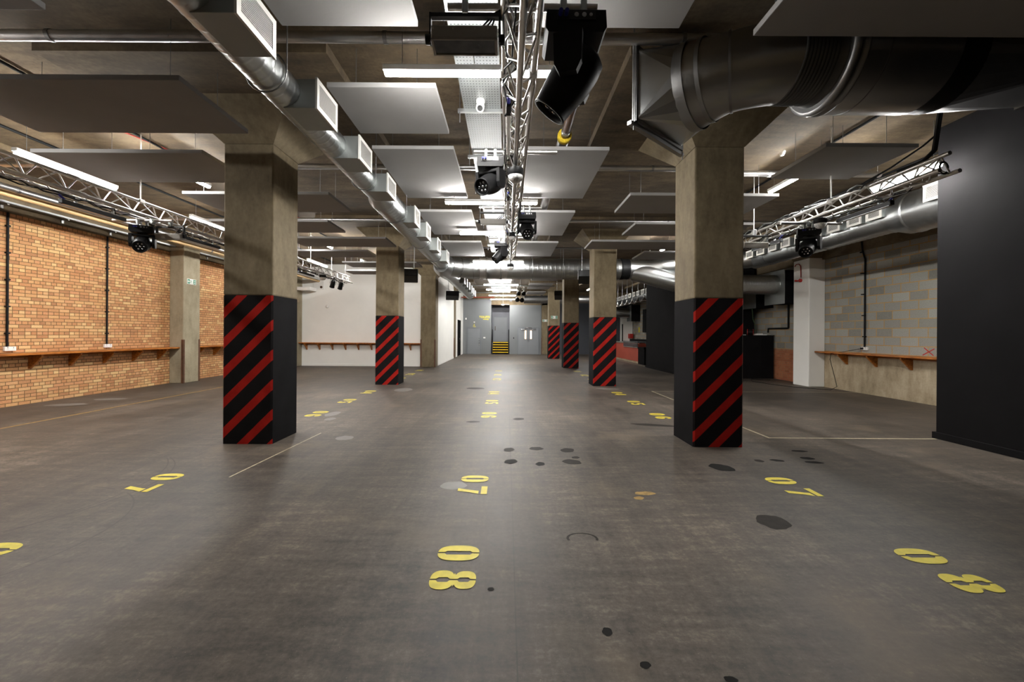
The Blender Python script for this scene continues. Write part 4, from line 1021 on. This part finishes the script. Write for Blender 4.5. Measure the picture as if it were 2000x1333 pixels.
s = MB(); s.path([(.69, 21, 4.02), (.7, 21, 4.2), (.64, 21, ZC)], .006, 5); s.path([(.69, 21, 4.02), (.72, 21, ZC)], .006, 5); s.build('hanging_wire', M['steel'], t)

# ------------------------------------------------------------------ shelves on the walls
def wall_shelf(label, axis, wall, sgn, a, b, depth, ys, notch=None):
    """axis 'y': shelf along Y fixed to X = wall, reaching out by sgn*depth;  axis 'x': along X fixed to Y = wall"""
    loc = (wall, (a+b)/2, 1.08) if axis == 'y' else ((a+b)/2, wall, 1.08)
    root = thing('wall_shelf', label, 'shelf', loc, 'wooden drinks shelves along the walls')
    m = (lambda u, v, w: (wall+sgn*u, w, v)) if axis == 'y' else (lambda u, v, w: (w, wall+sgn*u, v))
    s = MB(); s.prism([(0, 1.08), (depth, 1.08), (depth, 1.12), (0, 1.12)], m, a, b); s.build('board', M['wood'], root)
    s = MB(); s.prism([(0, 1.02), (.03, 1.02), (.03, 1.08), (0, 1.08)], m, a, b); s.build('batten', M['wood'], root)
    for y in ys:
        s = MB(); s.prism([(0, .77), (.035, .77), (depth-.05, 1.03), (depth-.05, 1.08), (0, 1.08)], m, y-.022, y+.022); s.build('bracket', M['wood'], root)
    return root
wall_shelf('long wooden shelf on triangular brackets along the yellow brick wall', 'y', XL, 1, 3.0, 12.6, .34, [3.18+.82*i for i in range(12)])
wall_shelf('wooden shelf on the brick wall beyond the pale concrete pilaster', 'y', XL, 1, 13.3, 19.0, .34, [13.7+.82*i for i in range(7)])
wall_shelf('wooden shelf on brackets along the white wall', 'x', 19.6, -1, -9.8, -4.06, .34, [-9.55+.62*i for i in range(9)])
wall_shelf('wooden shelf on the grey block wall beside the white pilaster', 'y', XR, -1, 5.6, 12.72, .34, [6.2+.95*i for i in range(7)])

# ------------------------------------------------------------------ sockets, conduits, switches
def socket(x, y, z, f, label):
    r = thing('power_socket', label, 'socket', (x, y, z), 'white double power sockets')
    s = MB(); s.box(min(x, x+.045*f), max(x, x+.045*f), y-.1, y+.1, z-.045, z+.045, 0, .006); s.build('box', M['whiteplastic'], r)
    for k in (-.05, .05):
        s = MB(); xx = x+.0455*f
        for dy, dz in ((0, .012), (-.011, -.01), (.011, -.01)): s.face([(xx, y+k+dy-.003, z+dz-.006), (xx, y+k+dy+.003, z+dz-.006), (xx, y+k+dy+.003, z+dz+.006), (xx, y+k+dy-.003, z+dz+.006)])
        s.box(min(xx, xx+.004*f), max(xx, xx+.004*f), y+k-.006, y+k+.006, z+.022, z+.034); s.build('outlet', M['plastic'], r)
socket(XL, 8.55, 1.215, 1, 'white double socket at the left edge of the view above the wooden shelf')
socket(XL, 10.65, 1.215, 1, 'white double socket near the middle of the brick wall')
socket(XR, 11.3, 1.25, -1, 'white double socket on the grey block wall with a black plug')
conduit('black vertical conduit on the brick wall at the left edge of the view', [(-10.37, 8.5, 1.26), (-10.37, 8.5, 4.05)], .02, 'cable', 'conduit', 5)
conduit('black vertical conduit near the middle of the brick wall', [(-10.37, 10.62, 1.26), (-10.37, 10.62, 4.05)], .02, 'cable', 'conduit', 5)
conduit('black vertical conduit with a bend at the top on the block wall', [(9.87, 11.3, 1.29), (9.87, 11.3, 3.72), (9.8, 11.3, 3.95), (9.77, 11.3, 4.2)], .022, 'cable', 'conduit', 5)
conduit('black conduit turning a corner on the block wall below the ribbed pipe', [(9.86, 14.35, 3.6), (9.86, 14.35, 1.87), (9.86, 14.37, 1.85), (9.86, 15.45, 1.85), (9.86, 15.47, 1.7)], .03)
t = thing('mains_cable', 'thin black cable from the block wall socket down to the floor and along it', 'cable', (9.8, 11.35, 0))
s = MB(); s.path([(9.84, 11.35, 1.25), (9.8, 11.36, 1.24), (9.66, 11.75, 1.14), (9.54, 12.05, 1.08), (9.55, 12.1, .9), (9.58, 12.0, .5), (9.6, 11.9, .12), (9.5, 12.0, .01), (9.2, 12.3, .008), (8.9, 12.6, .008), (8.6, 13.3, .008), (8.5, 14.2, .008), (8.9, 14.9, .008), (9.4, 14.6, .008)], .008, 6); s.build('flex', M['cable'], t)
s = MB(); s.box(9.81, 9.86, 11.32, 11.38, 1.225, 1.275, 0, .008); s.build('plug', M['plastic'], t)
t = thing('thin_cable', 'thin green cable hanging in front of the block wall near the cable reel', 'cable', (9.0, 15.4, 1.7))
s = MB(); s.path([(9.15, 15.3, 2.6), (9.22, 15.35, 2.2), (9.4, 15.4, 1.75), (9.42, 15.45, 1.62)], .008, 6); s.build('flex', M['greenconduit'], t)
t = thing('alarm_sounder', 'red fire alarm sounder with a curved red pipe on the white pilaster', 'alarm', (9.39, 13.1, 3.4))
s = MB(); s.path([(9.39, 13.38, 3.85), (9.38, 13.3, 3.9), (9.38, 13.18, 3.9), (9.38, 13.1, 3.82), (9.38, 13.08, 3.45)], .014, 8); s.build('conduit', M['redcable'], t)
s = MB(); s.lathe([(.055, 0), (.055, .05), (.04, .06), (.03, .08), (.0, .085)], 16, Matrix.Translation((9.4, 13.1, 3.36)) @ Matrix.Rotation(-PI/2, 4, 'Y')); s.build('sounder_body', M['red'], t)
s = MB(); s.lathe([(.025, 0), (.035, .06), (.03, .09), (0, .1)], 14, Matrix.Translation((9.36, 13.2, 3.36)) @ Matrix.Rotation(-PI/2, 4, 'Y')); s.build('beacon', M['red'], t)

# ------------------------------------------------------------------ signs
def text_mesh(name, txt, size, mat, parent, f, spacing=1.0, bold=0.):
    cu = bpy.data.curves.new(name, 'FONT'); cu.body = txt; cu.size = size; cu.space_character = spacing; cu.resolution_u = 3; cu.offset = bold; cu.align_x = 'CENTER'; cu.align_y = 'CENTER'
    tmp = bpy.data.objects.new('tmp', cu); COL.objects.link(tmp)
    bpy.context.view_layer.update()
    me = bpy.data.meshes.new_from_object(tmp.evaluated_get(bpy.context.evaluated_depsgraph_get()))
    bpy.data.objects.remove(tmp); bpy.data.curves.remove(cu)
    me.name = name
    r = parent.location
    for v in me.vertices: v.co = Vector(f(v.co.x, v.co.y))-r
    me.materials.clear(); me.materials.append(M[mat])
    o = bpy.data.objects.new(name, me); COL.objects.link(o); o.parent = parent
    return o
def exit_sign(c, f, label, arrow_left=True, w=.36, h=.165):
    r = thing('exit_sign', label, 'sign', c, 'green and white fire exit signs')
    e = [0]
    def g(u, v): return f(u, v, .0125+.0008*e[0])
    s = MB(); s.prism([(-w/2, -h/2), (w/2, -h/2), (w/2, h/2), (-w/2, h/2)], f, 0, .012); s.build('plate', M['whiteplastic'], r)
    e[0] = 1; s = MB(); b = .012; q = -w/2+b
    s.face([g(q, -h/2+b), g(q+.095, -h/2+b), g(q+.095, h/2-b), g(q, h/2-b)]); tag(s.build('arrow_field', M['green'], r), 'green arrow panel')
    s = MB(); s.face([g(w/2-.13, -h/2+b), g(w/2-b, -h/2+b), g(w/2-b, h/2-b), g(w/2-.13, h/2-b)]); tag(s.build('text_field', M['green'], r), 'green panel with white words')
    e[0] = 2; k = -1 if arrow_left else 1; ac = q+.047; s = MB()
    s.face([g(ac+k*.035, 0), g(ac, .045), g(ac-k*.014, .045), g(ac+k*.012, .01), g(ac-k*.036, .01), g(ac-k*.036, -.01), g(ac+k*.012, -.01), g(ac-k*.014, -.045), g(ac, -.045)])
    s.build('arrow', M['whiteplastic'], r)
    s = MB(); c0 = -w/2+.15      # running figure
    s.face([g(c0+.012*math.cos(i*PI/5), .048+.012*math.sin(i*PI/5)) for i in range(10)])
    for pl in ([(-.01, .034), (.014, .03), (.01, -.012), (-.012, -.01)], [(-.01, -.01), (.004, -.012), (-.018, -.06), (-.032, -.058)], [(.0, -.012), (.012, -.01), (.028, -.03), (.03, -.062), (.018, -.062), (.014, -.036)],
               [(-.012, .034), (-.006, .022), (-.03, .002), (-.036, .01)], [(.012, .03), (.018, .02), (.038, .03), (.036, .038)]):
        s.face([g(c0+k*-1*u if not arrow_left else c0-u, v) for u, v in pl])
    s.build('running_figure', M['green'], r)
    text_mesh('lettering', 'Fire\nexit', .055, 'whiteplastic', r, lambda u, v: g(w/2-.072+u, v+.0), 1.0, .001)
exit_sign((-9.97, 12.93, 3.17), lambda u, v, d: (-9.97+d, 12.93+u, 3.17+v), 'green fire exit sign on the pale pilaster of the brick wall')
exit_sign((3.02, 26.195, 2.66), lambda u, v, d: (3.02+u, 26.195-d, 2.66+v), 'green fire exit sign above the stripes of the farthest right column', True, .42, .19)
exit_sign((2.98, 31.71, 2.62), lambda u, v, d: (2.98+u, 31.71-d, 2.62+v), 'green fire exit sign on the concrete column beside the double doors', True, .46, .18)
r = thing('toilets_sign', 'yellow stencilled TOILETS lettering with an arrow on the grey end wall', 'sign', (-1.75, 31.69, 2.86))
text_mesh('lettering', 'TOILETS', .22, 'yellowsign', r, lambda u, v: (-1.74+u*.84, 31.695, 2.86+v), 1.2, .012)
s = MB(); s.face([(x, 31.695, z) for x, z in ((-1.86, 2.665), (-1.5, 2.665), (-1.5, 2.62), (-1.40, 2.69), (-1.5, 2.76), (-1.5, 2.715), (-1.86, 2.715))]); s.build('arrow', M['yellowsign'], r)
r = thing('wheelchair_symbol', 'yellow wheelchair symbol painted above the single grey door', 'sign', (-2.52, 31.69, 2.2))
s = MB()
s.face([(-2.53+.03*math.cos(i*PI/6), 31.695, 2.30+.03*math.sin(i*PI/6)) for i in range(12)])
for i in range(14):
    a, b2 = math.radians(100+i*18), math.radians(118+i*18)
    s.face([(-2.53+rr_*math.cos(t), 31.695, 2.16+rr_*math.sin(t)) for rr_, t in ((.09, a), (.09, b2), (.065, b2), (.065, a))])
s.face([(-2.55, 31.695, 2.27), (-2.52, 31.695, 2.27), (-2.51, 31.695, 2.18), (-2.44, 31.695, 2.16), (-2.40, 31.695, 2.07), (-2.42, 31.695, 2.06), (-2.46, 31.695, 2.14), (-2.54, 31.695, 2.16)])
s.build('symbol', M['yellowsign'], r)
def small(name, label, cat, b, mat, part='body', bev=.006):
    c = ((b[0]+b[1])/2, (b[2]+b[3])/2, (b[4]+b[5])/2)
    s = MB(); s.box(*b, 0, bev); return tag(s.build(name, M[mat], None, False, c), label, cat)
small('wall_switch', 'white switch plate to the right of the single grey door', 'switch', (-1.82, -1.66, 31.67, 31.7, 1.22, 1.32), 'whiteplastic')
small('wall_sensor', 'small white box high on the left of the grey end wall', 'sensor', (-3.22, -3.12, 31.66, 31.7, 2.66, 2.8), 'whiteplastic')
small('wall_lamp', 'small white lamp above the wheelchair symbol', 'lamp', (-2.58, -2.46, 31.62, 31.7, 2.42, 2.52), 'whiteplastic', bev=.03)
small('key_switch', 'small black call button between the stairs and the double doors', 'switch', (.5, .56, 31.68, 31.7, 1.2, 1.32), 'plastic')
small('wall_switch', 'small white switch on the white side wall beyond the rear left column', 'switch', (-3.4, -3.375, 27.2, 27.4, 2.55, 2.72), 'whiteplastic')
r = thing('wall_lamp', 'round white lamp stuck on the white wall', 'lamp', (-8.6, 19.58, 2.84))
s = MB(); s.lathe([(.075, 0), (.08, .03), (.06, .07), (0, .085)], 16, Matrix.Translation((-8.6, 19.6, 2.84)) @ Matrix.Rotation(PI/2, 4, 'X')); s.build('shade', M['whiteplastic'], r)
r = thing('duct_boxing', 'white access box on the white wall where the cream pipe ends', 'box', (-9.0, 19.5, 3.95))
s = MB(); s.box(-9.25, -8.75, 19.55, 19.6, 3.65, 4.25, 0, .008); s.build('panel', M['whiteplastic'], r)
s = MB(); s.box(-9.7, -9.1, 18.9, 19.55, 3.55, 3.7, 0, .008); s.build('trunking', M['whiteplastic'], r)
s = MB(); s.cyl((-8.87, 19.57, 3.76), (-8.87, 19.53, 3.76), .06, 12); s.build('hole', M['pipe_brown'], r)

# ------------------------------------------------------------------ doors and stairs of the end wall
r = thing('door_1', 'single grey door on the left of the end wall under the wheelchair symbol', 'door', (-2.54, 31.68, 0), None, 'structure')
s = MB()
for b in ((-3.1, -3.02, 31.65, 31.7, 0, 2.08), (-2.06, -1.98, 31.65, 31.7, 0, 2.08), (-3.02, -2.06, 31.65, 31.7, 2.0, 2.08)): s.box(*b)
s.build('door_frame', M['doorframe'], r)
s = MB(); s.box(-3.015, -2.065, 31.675, 31.7, .01, 1.995, 0, .004); lf = s.build('door_leaf', M['door'], r)
s = MB(); s.cyl((-2.14, 31.63, .95), (-2.14, 31.63, 1.25), .012, 8); s.cyl((-2.14, 31.63, .97), (-2.14, 31.68, .97), .01, 6); s.cyl((-2.14, 31.63, 1.23), (-2.14, 31.68, 1.23), .01, 6); s.box(-2.17, -2.11, 31.67, 31.676, .68, .85); s.build('door_handle', M['chrome'], lf)
r = thing('door_2', 'grey double doors with narrow lit windows on the right of the end wall', 'door', (1.65, 31.68, 0), None, 'structure')
s = MB()
for b in ((.8, .87, 31.65, 31.7, 0, 2.1), (2.43, 2.5, 31.65, 31.7, 0, 2.1), (.87, 2.43, 31.65, 31.7, 2.02, 2.1)): s.box(*b)
s.build('door_frame', M['doorframe'], r)
for k, (a, b2) in enumerate(((.875, 1.645), (1.655, 2.425))):
    s = MB(); s.box(a, b2, 31.675, 31.7, .01, 2.015, 0, .004); lf = s.build('door_leaf', M['door'], r)
    vx = 1.44 if k == 0 else 1.86
    s = MB(); s.box(vx-.06, vx+.06, 31.671, 31.674, 1.2, 1.85); tag(s.build('vision_panel', M['winglow'], lf), 'narrow bright window')
    s = MB()
    for b in ((vx-.085, vx-.06, 31.665, 31.68, 1.17, 1.88), (vx+.06, vx+.085, 31.665, 31.68, 1.17, 1.88), (vx-.06, vx+.06, 31.665, 31.68, 1.17, 1.2), (vx-.06, vx+.06, 31.665, 31.68, 1.85, 1.88)): s.box(*b)
    tag(s.build('vision_frame', M['wood'], lf), 'brown wooden window frame')
    hx = 1.59 if k == 0 else 1.71
    s = MB(); s.cyl((hx, 31.63, .98), (hx, 31.63, 1.2), .012, 8); s.cyl((hx, 31.63, 1.0), (hx, 31.68, 1.0), .01, 6); s.cyl((hx, 31.63, 1.18), (hx, 31.68, 1.18), .01, 6); s.build('door_handle', M['chrome'], lf)
    s = MB(); s.box(vx-.35 if k == 0 else vx+.05, vx-.05 if k == 0 else vx+.35, 31.6, 31.675, 1.9, 1.98, 0, .01); s.build('door_closer', M['chrome'], lf)
s = MB(); s.box(1.36, 1.95, 31.6, 31.65, 2.02, 2.09, 0, .008); s.build('closer_cover', M['chrome'], r)
r = thing('door_3', 'grey door at the top of the yellow edged stairs', 'door', (-.5, 33.68, .92), None, 'structure')
s = MB()
for b in ((-1.14, -1.06, 33.66, 33.7, .92, 3.0), (.0, .08, 33.66, 33.7, .92, 3.0), (-1.06, .0, 33.66, 33.7, 2.92, 3.0)): s.box(*b)
s.build('door_frame', M['doorframe'], r)
s = MB(); s.box(-1.055, -.005, 33.68, 33.7, .93, 2.915, 0, .004); lf = s.build('door_leaf', M['door'], r)
s = MB(); s.box(-.99, -.94, 33.672, 33.682, 1.85, 2.2); tag(s.build('vision_panel', M['pipe_brown'], lf), 'narrow dark window')
r = thing('door_4', 'black side door in the white wall beyond the rear left column', 'door', (-3.4, 29, 0), None, 'structure')
s = MB(); s.box(-3.52, -3.45, 28.2, 30.0, 0, 2.5); lf = s.build('door_leaf', M['black'], r)
s = MB()
for b in ((-3.5, -3.385, 28.16, 28.24, 0, 2.54), (-3.5, -3.385, 29.96, 30.04, 0, 2.54), (-3.5, -3.385, 28.24, 29.96, 2.46, 2.54)): s.box(*b)
s.build('door_frame', M['black'], r)
s = MB(); s.cyl((-3.42, 29.7, 1.0), (-3.42, 29.7, 1.3), .014, 8); s.build('door_handle', M['chrome'], lf)
r = thing('door_5', 'pale door with a dark slot in the far right corner behind the bar', 'door', (9.3, 32.1, 0), None, 'structure')
s = MB(); s.box(8.9, 9.85, 32.12, 32.2, 0, 3.1); s.build('door_leaf', M['white'], r)
s = MB(); s.box(9.02, 9.1, 32.1, 32.12, .9, 2.4); tag(s.build('vision_panel', M['plastic'], r), 'tall dark slot')

st = thing('stairs', 'black stairs with yellow edged treads in the end wall recess', 'stairs', (-.5, 31.8, 0))
for i in range(5):
    s = MB(); s.box(-1.1, .1, 31.6+.27*i, 33.7, .184*i, .184*(i+1)-.004); stp = s.build('step', M['black'], st)
    s = MB(); s.box(-1.1, .1, 31.59+.27*i, 31.66+.27*i, .184*(i+1)-.062, .184*(i+1)); tag(s.build('nosing', M['yellownose'], stp), 'yellow step edge')
for x, l in ((-1.15, 'left'), (.15, 'right')):
    r = thing('handrail', f'black handrail on the {l} side of the yellow edged stairs', 'handrail', (x, 31.6, 0), 'handrails beside the stairs')
    s = MB(); s.cyl((x, 31.62, 0), (x, 31.62, 1.0), .025, 10); s.cyl((x, 32.9, .9), (x, 32.9, 1.9), .025, 10); s.build('post', M['plastic'], r)
    s = MB(); s.path([(x, 31.55, .98), (x, 31.65, 1.0), (x, 32.9, 1.9), (x, 33.3, 1.9)], .028, 10); s.build('rail', M['plastic'], r)
    s = MB(); s.box(x-.006, x+.006, 31.63, 31.75, .05, .95); s.build('infill_panel', M['plastic'], r)

# ------------------------------------------------------------------ bar area
r = thing('bar_counter', 'rust red bar counter with a grey worktop behind the right columns', 'counter', (7.2, 25, 0))
s = MB(); s.box(7.15, 7.75, 22.3, 29.5, .12, 1.08); s.build('front', M['counter'], r)
s = MB(); s.box(7.2, 7.7, 22.3, 29.5, 0, .12); s.build('plinth', M['conc_low'], r)
s = MB(); s.box(7.1, 7.8, 25.0, 29.5, 1.08, 1.13, 0, .006); s.box(7.1, 7.8, 22.3, 25.0, .86, .9, 0, .006); s.build('worktop', M['worktop'], r)
s = MB(); s.box(7.11, 7.13, 22.3, 25.0, .9, 1.22); tag(s.build('glass_screen', M['screen'], r), 'smoked glass screen')
s = MB(); s.box(7.15, 7.8, 21.3, 22.3, 0, .9); s.box(7.12, 7.8, 21.3, 22.3, .82, .92); tag(s.build('end_unit', M['black'], r), 'black end unit')
for k, (y, z) in enumerate(((20.9, 3.33), (21.9, 3.33), (22.9, 3.33), (23.9, 3.34), (24.9, 3.35), (25.9, 3.35))):
    words = ('first', 'second', 'third', 'fourth', 'fifth', 'sixth')
    t = thing('pendant_lamp', f'silver pendant lamp above the bar, {words[k]} from the black partition', 'pendant lamp', (7.0, y, z), 'silver pendant lamps over the bar counter')
    s = MB(); s.lathe([(.03, .26), (.035, .18), (.06, .12), (.12, .06), (.155, .015), (.16, 0), (.15, .0), (.11, .05), (.04, .11), (0, .12)], 20); s.build('shade', M['alu'], t, True)
    s = MB(); s.cyl((0, 0, .25), (0, 0, ZC-z), .008, 6); s.build('rod', M['steel'], t, True)
r = thing('back_bar', 'low black fridges along the block wall behind the bar counter', 'fridge', (9.3, 26, 0))
s = MB(); s.box(9.0, 9.88, 22.5, 30, 0, 1.25, 0, .01); s.build('cabinet', M['black'], r)
s = MB(); s.box(8.98, 9.0, 22.6, 29.9, .15, 1.15); s.build('door_glass', M['glass'], r)
small('wall_screen', 'black screen on the block wall beside the black partition', 'screen', (9.8, 9.9, 29.0, 29.6, 1.75, 3.4), 'plastic')
small('fire_point', 'red fire alarm point on the pale wall behind the bar', 'alarm', (9.5, 9.75, 31.6, 32.1, 1.3, 1.65), 'red')
small('wall_notice', 'yellow and red notice on the block wall behind the bar', 'sign', (9.87, 9.9, 30.5, 30.75, 1.75, 2.15), 'yellowsign')
r = thing('bar_till', 'small till screen standing on the low end of the bar counter', 'till', (7.4, 22.6, .9))
s = MB(); s.box(7.3, 7.6, 22.5, 22.56, .95, 1.15, 0, .006); s.box(7.4, 7.5, 22.5, 22.6, .9, .97); s.build('display', M['plastic'], r)
s = MB(); s.box(7.32, 7.58, 22.49, 22.5, .98, 1.12); s.build('screen', M['counter'], r)

# black cabinet, cable reel and papers
r = thing('black_cabinet', 'black painted box cabinet standing against the block wall', 'cabinet', (8.8, 15.1, 0))
s = MB(); s.box(7.7, 9.84, 15.1, 15.95, 0, 1.58, 0, .006); s.build('carcass', M['black'], r)
s = MB(); s.box(7.68, 9.86, 15.08, 15.95, 1.58, 1.6, 0, .004); s.build('top', M['black'], r)
s = MB(); s.box(9.36, 9.365, 15.097, 15.1, .05, 1.55); s.build('door_gap', M['plastic'], r)
r = thing('cable_reel', 'red and black cable reel lying on top of the black cabinet', 'cable reel', (9.15, 15.4, 1.6))
RT = Matrix.Translation((9.15, 15.4, 1.715)) @ Matrix.Rotation(PI/2, 4, 'Y') @ Matrix.Rotation(.5, 4, 'X')
s = MB(); s.lathe([(.04, -.1), (.115, -.1), (.115, -.085), (.04, -.085)], 20, RT); s.lathe([(.04, .085), (.115, .085), (.115, .1), (.04, .1)], 20, RT); tag(s.build('flange', M['red'], r), 'red side discs')
s = MB(); s.lathe([(.03, -.084), (.085, -.084), (.095, -.03), (.085, .02), (.095, .084), (.03, .084)], 18, RT); s.build('wound_cable', M['cable'], r)
s = MB(); s.lathe([(.06, -.103), (.06, -.1), (0, -.1)], 14, RT); s.build('hub', M['whiteplastic'], r)
r = thing('paper_stack', 'white papers lying on the black cabinet beside the cable reel', 'papers', (9.5, 15.3, 1.6))
s = MB(); s.box(9.27, 9.62, 15.15, 15.4, 1.6, 1.63, 0, .002); s.box(9.4, 9.8, 15.2, 15.45, 1.63, 1.635); s.box(9.3, 9.5, 15.2, 15.5, 1.63, 1.66); s.build('sheets', M['paper'], r)
small('paper_slip', 'small white slip at the left end of the black cabinet top', 'papers', (8.7, 8.85, 15.15, 15.35, 1.6, 1.62), 'paper')

# ------------------------------------------------------------------ small ceiling fittings
r = thing('security_camera', 'white dome security camera under the cable tray', 'security camera', (-.34, 5.0, 4.4))
s = MB(); s.lathe([(.05, .03), (.052, 0), (.045, -.02)], 18, Matrix.Translation((-.34, 5.0, 4.42))); s.build('mount', M['whiteplastic'], r)
RT = Matrix.Translation((-.34, 4.98, 4.36)) @ Matrix.Rotation(math.radians(-50), 4, 'X')
s = MB(); s.lathe([(0, .07), (.035, .06), (.052, .02), (.05, -.08), (.042, -.1), (.036, -.1), (.034, -.085)], 20, RT); s.build('housing', M['whiteplastic'], r)
s = MB(); s.lathe([(.034, -.086), (.02, -.088), (0, -.09)], 16, RT); s.build('lens', M['glass'], r)
def detector(x, y, z, label):
    r = thing('smoke_detector', label, 'smoke detector', (x, y, z), 'white smoke detectors on the ceiling')
    s = MB(); s.lathe([(.055, 0), (.055, -.025), (.05, -.03)], 18); s.build('base', M['whiteplastic'], r, True)
    s = MB(); s.lathe([(.046, -.028), (.046, -.05), (.036, -.06), (.034, -.075), (0, -.08)], 18); s.build('sensor_head', M['whiteplastic'], r, True)
detector(4.85, 7.25, ZC, 'white smoke detector with red wiring right of the nearest right column')
detector(-4.95, 6.2, ZC, 'white smoke detector above the wide panel left of the nearest left column')
detector(-5.3, 5.9, ZC, 'white ceiling rose above the second wide left panel')
detector(7.5, 6.9, ZC, 'white detector above the right truss near the black partition')
r = thing('pull_cord', 'white ceiling rose with a hanging cord in front of the cable tray', 'ceiling fitting', (-.30, 3.98, 4.4))
s = MB(); s.lathe([(.03, .0), (.05, -.01), (.05, -.06), (.04, -.075), (0, -.08)], 18, Matrix.Translation((-.335, 3.95, 4.42))); s.build('ceiling_rose', M['whiteplastic'], r)
s = MB(); s.path([(-.335, 3.95, 4.34), (-.338, 3.95, 4.26), (-.33, 3.95, 4.2)], .005, 6); s.build('cord', M['whiteplastic'], r)
r = thing('emergency_light', 'small white emergency light near the stair recess', 'ceiling light', (-.3, 30.0, 3.7))
s = MB(); s.box(-.45, .15, 29.9, 30.0, 3.72, 3.75); s.cyl((-.3, 29.95, 3.75), (-.3, 29.95, ZC), .008, 6); s.build('bracket', M['whiteplastic'], r)
s = MB(); s.lathe([(.12, 0), (.13, -.03), (.1, -.08), (0, -.1)], 18, Matrix.Translation((-.3, 29.95, 3.72))); s.build('diffuser', M['whiteplastic'], r)
EXPOSURE = 0.95

# ------------------------------------------------------------------ camera, world, view
cd = bpy.data.cameras.new('camera'); cam = bpy.data.objects.new('camera', cd); COL.objects.link(cam)
cd.sensor_width = 36; cd.lens = 800/2000*36; cd.clip_start = .05; cd.clip_end = 200
cd.shift_x = 10/2000; cd.shift_y = -14.5/2000
cam.matrix_world = Matrix.Translation((0, 0, 1.6)) @ Matrix.Rotation(PI/2, 4, 'X') @ Matrix.Rotation(.0065, 4, 'Z')
SC.camera = cam
wd = bpy.data.worlds.new('world'); SC.world = wd; wd.use_nodes = True
wd.node_tree.nodes['Background'].inputs[0].default_value = (0, 0, 0, 1)
SC.view_settings.view_transform = 'Standard'; SC.view_settings.look = 'None'
SC.view_settings.gamma = 1; SC.view_settings.use_curve_mapping = False
SC.view_settings.exposure = EXPOSURE
SC.cycles.use_denoising = True
SC.cycles.max_bounces = 6; SC.cycles.diffuse_bounces = 4; SC.cycles.glossy_bounces = 4
SC.cycles.sample_clamp_indirect = 8
SC.cycles.use_light_tree = True
